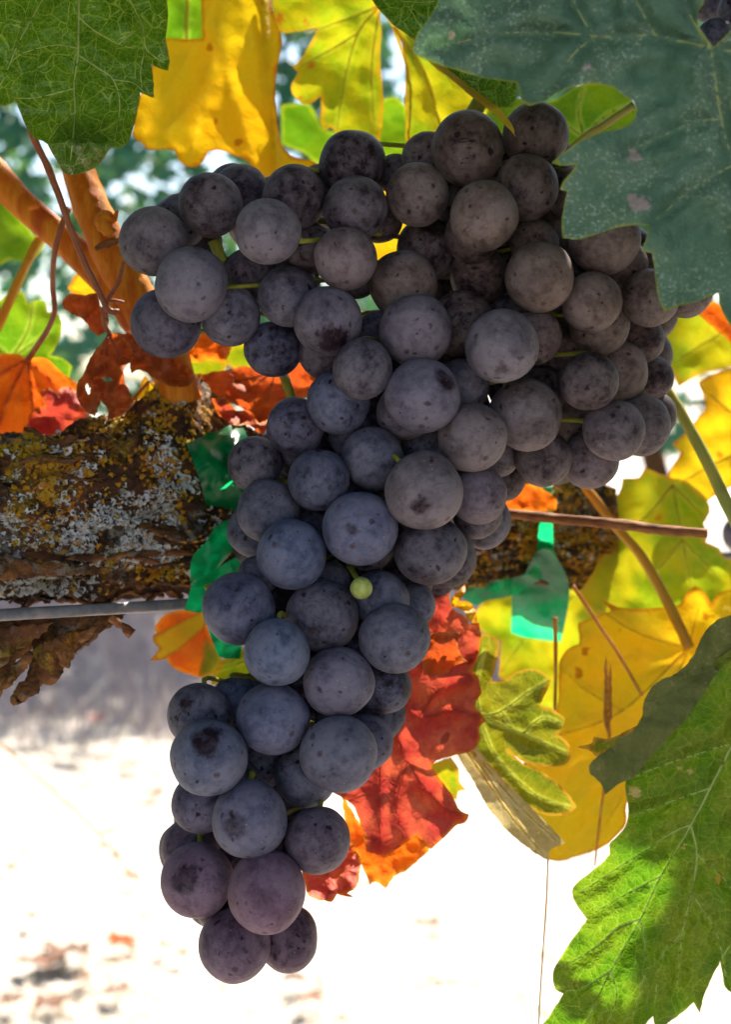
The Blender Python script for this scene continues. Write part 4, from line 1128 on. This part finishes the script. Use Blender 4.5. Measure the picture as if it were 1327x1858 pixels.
leaf('orange red leaf on a thin stalk resting behind the arm at left', [(-70,690),(-30,655),(0,643),(30,642),(50,650),(82,650),(112,676),(136,692),(152,722),(165,765),(170,800),(100,830),(0,830),(-70,820)], 'leaf_orange', .432, seed=16, amp=.003, scale=70, tilt=(0,-.006),
     veins=[[(50,652),(58,720),(62,800)],[(50,652),(15,720),(-10,800)],[(50,652),(100,700),(140,770)],[(50,652),(0,680),(-60,720)]], vmat='vein_red', vr=(2.2,.8), groove=.0015,
     extra=[dict(name='folded_lobe', label='paler lobe folded forward', outline=[(58,745),(80,735),(70,712),(85,704),(105,712),(112,702),(130,704),(150,725),(168,770),(172,800),(60,810),(40,785)], mat='leaf_red', d=.421, seed=17, amp=.004, scale=40, step=6)],
     petiole=dict(pts=[(124,378),(108,420),(97,470),(95,520),(98,565),(85,600),(65,630),(50,654)], r=[5.5,5,5,6], d=[.392,.39,.395,.405,.41,.415,.42,.428], mat='petiole_red'))
leaf('crumpled brick red dry leaf with holes hanging from a tendril', [(196,604),(216,608),(236,625),(241,650),(226,670),(225,690),(239,720),(231,746),(215,756),(195,762),(193,738),(183,727),(172,756),(150,741),(138,715),(140,695),(155,670),(170,640)], 'leaf_dry', .392, seed=18, amp=.007, scale=38, step=5, rough=1.6,
     veins=[[(196,606),(192,660),(205,740)],[(196,606),(170,680),(150,730)],[(196,606),(225,660)]], vmat='vein_red', vr=(1.8,.6), holes=[[(158,695),(164,705),(160,716),(155,704)],[(184,686),(196,685),(205,690),(192,692)]],
     extra=[dict(name='curled_lobe', label='upper curled lobe', outline=[(113,545),(126,533),(150,535),(176,532),(182,555),(196,570),(192,600),(178,611),(165,600),(150,580),(130,570),(115,560)], mat='leaf_dry', d=.399, seed=19, amp=.006, scale=35, step=5, rough=1.5)],
     petiole=[dict(pts=[(224,475),(215,510),(195,545),(187,565),(190,590),(198,604)], r=[4,4,4.5], d=[.385,.386,.388], mat='petiole_red'), dict(pts=[(190,548),(205,545),(225,549)], r=[3,3], d=[.39,.39], mat='petiole_red')])
leaf('rust red dry leaf curling under the lowest left grapes of the upper tier', [(205,603),(240,606),(262,625),(285,640),(322,650),(345,668),(352,686),(336,702),(301,697),(280,686),(254,671),(238,678),(232,650),(215,625)], 'leaf_dry', .402, seed=20, amp=.006, scale=42, step=5, rough=1.8,
     veins=[[(205,606),(260,650),(330,690)],[(240,620),(290,660)]], vmat='vein_red', vr=(1.6,.6))
leaf('orange scrap of leaf under the grapes beside the rust red leaf', [(328,648),(350,622),(366,603),(395,612),(420,630),(412,650),(402,660),(378,654),(355,658)], 'leaf_orange', .418, seed=21, amp=.004, scale=40, step=6, rough=1.5)
leaf('brown red veined leaf tucked between arm and grapes', [(352,692),(372,678),(415,671),(446,664),(492,676),(530,660),(600,650),(610,690),(560,720),(512,735),(492,765),(470,772),(442,742),(410,728),(380,714),(355,706)], 'leaf_dry', .424, seed=22, amp=.005, scale=55, step=6, rough=1.2,
     veins=[[(500,672),(440,690),(370,695)],[(500,672),(440,715),(420,730)],[(500,672),(485,730)]], vmat='vein_red', vr=(1.8,.6),
     extra=[dict(name='frilled_margin', label='lighter red frilled margin', outline=[(384,722),(410,722),(428,745),(450,744),(470,768),(492,758),(490,782),(472,788),(452,772),(420,770),(395,750)], mat='leaf_red', d=.412, seed=23, amp=.006, scale=25, step=5, rough=1.5)])
leaf('lemon yellow leaf glimpsed under the left grapes', [(300,640),(345,642),(400,630),(470,610),(500,650),(440,672),(412,662),(400,684),(366,692),(338,680)], 'leaf_lime', .455, seed=24, amp=.003)
leaf('amber leaf with a thin stalk behind the top of the arm', [(262,682),(272,692),(300,700),(346,702),(370,720),(345,780),(280,800),(214,790),(234,745),(250,710)], 'leaf_yellow', .437, seed=25, amp=.003, scale=60, veins=[[(270,690),(262,740),(250,790)],[(270,690),(310,740)]], vmat='vein_red', vr=(2,.8),
     petiole=dict(pts=[(272,690),(245,720),(222,748),(200,772)], r=[3,3.5], d=[.432,.426], mat='petiole_red'))
leaf('orange leaf with a yellow flap below the wire left of the grapes', [(280,1137),(300,1115),(335,1106),(372,1106),(380,1150),(402,1190),(396,1215),(375,1228),(350,1226),(320,1215),(304,1200),(289,1162)], 'leaf_orange', .420, seed=26, amp=.003, scale=60,
     extra=[dict(name='folded_flap', label='pale yellow flap folded across the front', outline=[(278,1152),(325,1130),(372,1106),(374,1132),(342,1165),(300,1195),(271,1199),(289,1176),(279,1166)], mat='leaf_yellow', d=.410, seed=27, amp=.001, step=6),
            dict(name='margin', label='yellow lower corner', outline=[(372,1160),(400,1188),(398,1214),(376,1228),(360,1226)], mat='leaf_lime', d=.417, seed=28, amp=.001, step=6)])
leaf('small lime leaf corner above the lower left grapes', [(382,1243),(391,1212),(398,1206),(394,1200),(420,1190),(446,1174),(480,1190),(480,1240),(444,1234)], 'leaf_lime', .405, seed=29, amp=.002, scale=50, veins=[[(470,1190),(430,1205),(395,1215)]], vmat='vein_yellow', vr=(1.6,.6))

# right side
leaf('wine red wrinkled leaf hanging behind the lower grapes', 
     [(740,1060),(785,1066),(816,1074),(820,1100),(845,1120),(851,1133),(870,1130),(874,1155),(868,1190),(857,1215),(869,1230),(874,1258),(863,1280),(882,1307),(870,1320),(873,1340),(860,1360),(820,1372),(792,1380),(783,1390),(796,1410),(820,1440),(831,1465),(852,1478),(845,1492),(825,1500),(806,1520),(783,1541),(775,1535),(755,1515),(735,1530),(700,1552),(665,1545),(655,1502),(640,1460),(590,1420),(600,1330),(650,1220),(700,1120)],
     'leaf_red', .388, seed=30, amp=.0042, scale=95, step=7, rough=1.2, tilt=(.003, 0), groove=.0014,
     veins=[[(690,1240),(760,1300),(820,1290),(868,1300)],[(690,1240),(740,1380),(800,1460),(840,1480)],[(690,1240),(770,1190),(800,1120)],[(690,1240),(690,1400),(690,1540)],[(760,1300),(800,1250),(855,1235)],[(740,1380),(720,1460),(740,1520)],[(770,1190),(830,1200),(865,1180)]], vmat='vein_red', vr=(1.8,.6), 
     extra=[dict(name='rear_lobe', label='bright orange lower lobe behind', outline=[(620,1440),(660,1500),(700,1500),(790,1500),(778,1545),(760,1560),(740,1578),(715,1590),(701,1611),(682,1600),(671,1606),(660,1580),(652,1560),(630,1520)], mat='leaf_orange', d=.402, seed=31, amp=.004, scale=50, step=6, rough=1.5),
            dict(name='curled_lobe', label='crumpled red lobe beside the lowest grapes', outline=[(545,1560),(600,1540),(640,1530),(655,1566),(652,1592),(641,1615),(630,1621),(642,1628),(612,1622),(602,1637),(562,1627),(552,1600)], mat='leaf_red', d=.386, seed=32, amp=.005, scale=40, step=6, rough=1.5, tilt=(0,-.01)),
            dict(name='folded_lobe', label='paler pointed lobe folded over', outline=[(765,1180),(785,1150),(810,1147),(838,1145),(831,1166),(836,1186),(850,1201),(820,1210),(812,1222),(770,1225)], mat='leaf_dry', d=.377, seed=33, amp=.003, scale=40, step=5, rough=1),
            dict(name='curled_margin', label='yellow curled margin at the top', outline=[(820,1085),(846,1057),(844,1076),(832,1091),(850,1092),(863,1106),(866,1131),(850,1126),(840,1108),(820,1100)], mat='leaf_yellow', d=.392, seed=34, amp=.003, scale=20, step=5)])
leaf('small yellow leaf corner behind the wine red leaf', [(778,1388),(818,1374),(833,1395),(834,1418),(847,1433),(832,1436),(829,1453),(805,1430)], 'leaf_lime', .412, seed=35, amp=.002, step=6)
leaf('olive green lobed leaf with a beige folded side, right of the red leaf', 
     [(850,1165),(875,1150),(896,1154),(906,1166),(903,1195),(893,1236),(915,1232),(936,1220),(961,1213),(986,1220),(1001,1233),(991,1258),(980,1279),(1005,1287),(1026,1304),(1022,1324),(1012,1333),(1030,1345),(1037,1370),(1025,1388),(992,1392),(960,1386),(932,1371),(922,1362),(950,1386),(985,1400),(1010,1420),(1031,1440),(1047,1464),(1035,1475),(1010,1480),(985,1478),(950,1455),(900,1405),(862,1362),(840,1345),(840,1280)],
     'leaf_olive', .398, seed=36, amp=.0025, scale=80, step=7, veins=[[(872,1300),(910,1290),(960,1255),(997,1234)],[(872,1300),(950,1330),(1028,1366)],[(950,1330),(985,1302),(1018,1312)],[(872,1300),(866,1240),(880,1180)],[(872,1300),(900,1370),(970,1440),(1040,1466)],[(910,1290),(930,1320)]], vmat='vein_pale', vr=(1.7,.7),
     extra=[dict(name='folded_side', label='beige underside folded towards the front', outline=[(826,1362),(855,1410),(890,1470),(935,1520),(975,1550),(997,1563),(999,1542),(1026,1529),(990,1490),(950,1450),(900,1400),(862,1352),(842,1340)], mat='leaf_beige', d=.393, seed=37, amp=.0015, scale=50, step=6, veins=[[(845,1360),(920,1470),(990,1555)],[(860,1365),(940,1460),(1010,1525)],[(850,1355),(900,1430),(960,1520)]], vmat='vein_yellow', tilt=(-.004,0))])
leaf('broad yellow leaf behind the olive leaf at the right',
     [(1092,1088),(1130,1103),(1180,1104),(1234,1097),(1246,1078),(1262,1062),(1281,1076),(1291,1098),(1302,1080),(1330,1070),(1400,1090),(1420,1200),(1380,1350),(1250,1430),(1160,1420),(1138,1460),(1138,1492),(1120,1516),(1096,1536),(1060,1550),(1010,1563),(980,1545),(970,1480),(950,1420),(960,1350),(1000,1330),(1014,1270),(1016,1200),(1030,1178),(1052,1168),(1050,1130),(1110,1108)],
     'leaf_yellow', .452, seed=38, amp=.004, scale=150, tilt=(0,-.003), veins=[[(1250,1175),(1130,1290),(1015,1335)],[(1250,1175),(1160,1150),(1085,1105)],[(1250,1175),(1160,1390),(1070,1545)],[(1250,1175),(1270,1100)],[(1130,1290),(1060,1250),(1020,1210)]], vmat='vein_yellow', vr=(2.2,.8), blots=[(1062,1180,12),(1052,1222,14),(1125,1142,7)],
     petiole=dict(pts=[(1030,840),(1066,888),(1118,955),(1165,1010),(1212,1092),(1252,1176)], r=[9,9,9,10], d=[.468,.465,.458,.45], mat='petiole_yellow'))
leaf('large dusty green leaf with pale veins at the lower right',
     [(1135,1425),(1141,1470),(1135,1500),(1106,1533),(1107,1551),(1075,1580),(1040,1612),(1046,1640),(1066,1668),(1042,1700),(1020,1735),(1004,1767),(1008,1795),(1023,1803),(1000,1840),(975,1872),(1010,1880),(1060,1920),(1110,1890),(1150,1905),(1172,1860),(1186,1844),(1191,1872),(1215,1855),(1241,1836),(1260,1819),(1272,1839),(1276,1815),(1286,1790),(1308,1744),(1316,1790),(1330,1802),(1365,1850),(1400,1780),(1460,1700),(1440,1600),(1500,1500),(1440,1400),(1470,1280),(1400,1200),(1340,1170),(1260,1230),(1190,1320),(1150,1390)],
     'leaf_dusty', .322, seed=39, amp=.0028, scale=130, step=8, tilt=(-.002, .002), groove=.0007,
     veins=[[(1390,1240),(1327,1357),(1290,1430),(1255,1497),(1200,1590),(1163,1668),(1110,1760),(1055,1875)],[(1255,1497),(1225,1508),(1160,1550),(1055,1618)],[(1255,1497),(1266,1550),(1256,1620),(1240,1690),(1228,1800)],[(1163,1668),(1125,1680),(1085,1715),(1012,1762)],[(1163,1668),(1172,1720),(1170,1770),(1148,1850)],[(1322,1350),(1260,1370),(1205,1388),(1150,1410)],[(1390,1240),(1410,1450),(1360,1650),(1310,1740)],[(1200,1590),(1140,1620),(1080,1655)],[(1110,1760),(1060,1790),(1015,1800)],[(1266,1550),(1320,1600),(1370,1680)],[(1256,1620),(1300,1690),(1320,1780)],[(1290,1430),(1230,1450),(1150,1480)],[(1110,1760),(1120,1810),(1100,1870)],[(1240,1690),(1200,1740),(1190,1820)]],
     vmat='vein_front', vr=(2.6,.9), blots=[(1152,1438,15),(1235,1395,7),(1255,1400,8),(1245,1535,8)],
     extra=[dict(name='folded_lobe', label='grey dusty lobe folded over at the top of the leaf', outline=[(1400,1130),(1345,1116),(1310,1121),(1285,1140),(1270,1165),(1258,1191),(1231,1220),(1190,1240),(1170,1270),(1166,1300),(1150,1325),(1110,1355),(1076,1380),(1070,1400),(1090,1420),(1099,1442),(1120,1425),(1150,1411),(1176,1380),(1210,1342),(1250,1300),(1282,1252),(1322,1200),(1390,1180)], mat='leaf_grey', d=.306, seed=40, amp=.0022, scale=60, step=7, tilt=(.002, 0)),
            dict(name='curled_margin', label='small beige curled margin', outline=[(1048,1355),(1072,1350),(1078,1336),(1105,1340),(1150,1320),(1170,1312),(1160,1335),(1110,1362),(1085,1372),(1070,1362)], mat='leaf_olive', d=.330, seed=41, amp=.002, scale=30, step=5)])
leaf('yellow-green leaf behind the dead twig at the right', [(1127,886),(1130,868),(1160,866),(1171,848),(1222,868),(1245,872),(1284,906),(1290,930),(1278,950),(1286,968),(1282,984),(1306,994),(1318,1014),(1380,1016),(1400,1090),(1300,1120),(1200,1130),(1100,1120),(1050,1080),(1080,1030),(1095,960),(1110,916)], 'leaf_lime', .500, seed=42, amp=.004, scale=150, tilt=(0,-.004),
     veins=[[(1222,880),(1180,930),(1130,970)],[(1222,880),(1240,980),(1260,1090)],[(1222,880),(1290,950)],[(1240,980),(1190,1040)],[(1240,980),(1300,1040)]], vmat='vein_yellow', vr=(2.2,.8))
leaf('golden yellow leaf at the right edge crossed by a stalk', [(1330,668),(1292,680),(1268,694),(1281,735),(1265,760),(1240,790),(1221,806),(1236,822),(1214,866),(1236,908),(1252,929),(1290,906),(1330,882),(1410,860),(1430,760),(1390,680)], 'leaf_yellow', .515, seed=43, amp=.004, scale=120, veins=[[(1400,790),(1320,830),(1225,880)],[(1400,790),(1320,740),(1270,700)]], vmat='vein_yellow', vr=(2.4,1))
leaf('green leaf at the right edge below the teal leaf', [(1180,590),(1215,560),(1290,555),(1400,540),(1410,640),(1340,662),(1298,672),(1262,684),(1232,702),(1218,670),(1190,650)], 'leaf_lime', .505, seed=44, amp=.004, scale=120, veins=[[(1400,560),(1300,610),(1220,660)]], vmat='vein_yellow', vr=(2,.8),
     petiole=dict(pts=[(1100,525),(1146,602),(1185,668),(1225,730),(1275,820),(1330,935),(1370,1020)], r=[10,10,11,12], d=[.425,.42,.415,.41,.405,.40,.40], mat='petiole_green'))
leaf('red leaf edge peeping out under the teal leaf', [(1262,566),(1290,548),(1312,558),(1330,590),(1350,640),(1322,617),(1290,590)], 'leaf_orange', .43, seed=45, amp=.002, step=6)
leaf('pale lime leaf behind the bright green tie', [(855,1125),(880,1090),(930,1072),(1010,1050),(1090,1062),(1080,1150),(1040,1230),(1010,1330),(960,1260),(905,1228),(909,1165),(880,1150)], 'leaf_lime', .556, seed=46, amp=.004, scale=100, veins=[[(1040,1080),(960,1150),(910,1220)]], vmat='vein_yellow', vr=(2,.8))
leaf('orange leaf scrap on the right end of the arm', [(900,880),(922,855),(944,862),(951,876),(985,886),(1011,906),(1010,926),(960,930),(915,925)], 'leaf_orange', .455, seed=47, amp=.003, scale=40, step=6, rough=1.5)

# bare stalks
def stalk(name, label, cat, pts, r, d, mat, group=None):
    o = tube(name, pxline(pts, r, d), [pxr(r, np.mean(d)), pxr(r * .8, np.mean(d))], M[mat], seg=8, rough=.2, seed=int(pts[0][0]))
    return tag(o, label, cat, group)
stalk('leaf_stalk', 'reddish bare leaf stalk hanging below the top left leaf', 'stalk', [(50,215),(62,252),(80,290),(105,350),(130,420),(155,480),(180,530),(196,562),(215,566)], 7, [.375,.378,.38,.382,.384], 'petiole_red')
stalk('leaf_stalk', 'yellowish stalk stump under the teal leaf beside the top grapes', 'stalk', [(1030,285),(1060,252),(1105,222),(1150,192)], 9, [.345,.338,.332], 'petiole_green')
stalk('grass_stalk', 'thin orange stalk slanting across the broad yellow leaf', 'stalk', [(1040,1062),(1085,1130),(1125,1190),(1166,1262)], 4, [.44,.435], 'dry_grass')
stalk('grass_stalk', 'short upright stalk below the bright green tie', 'stalk', [(1008,1120),(1009,1200),(1008,1292)], 4, [.446,.446], 'dry_grass')
stalk('grass_stalk', 'hair-thin dry stem hanging below the beige folded leaf', 'stalk', [(995,1560),(992,1640),(985,1740),(978,1858),(974,1940)], 1.6, [.392,.392], 'dry_grass')
stalk('grass_stalk', 'long thin grass stem slanting over bright ground at lower left', 'stalk', [(0,1350),(80,1420),(170,1505),(235,1580),(275,1616)], 2.2, [.9,.95,1.0], 'dry_grass')
ear = empty('grass_ear', P(1105, 1340, .43), 'dry brown grass seed head in front of the yellow leaf', 'grass')
tube('stem', pxline([(1105,1300),(1106,1345),(1098,1420),(1088,1500),(1080,1570)], 3, [.43,.43,.435,.44]), [pxr(3,.43), pxr(2,.43)], M['dry_grass'], ear, seg=6)
for i in range(9):
    y = 1330 - i * 12; s_ = 1 if i % 2 else -1
    tube('spikelet', pxline([(1104, y), (1104 + s_ * 4, y - 16), (1104 + s_ * (8 - i * .6), y - 44)], 4, .43), [pxr(1.5,.43), pxr(3.6,.43), pxr(.5,.43)], M['dry_grass'], ear, seg=6, n=4)
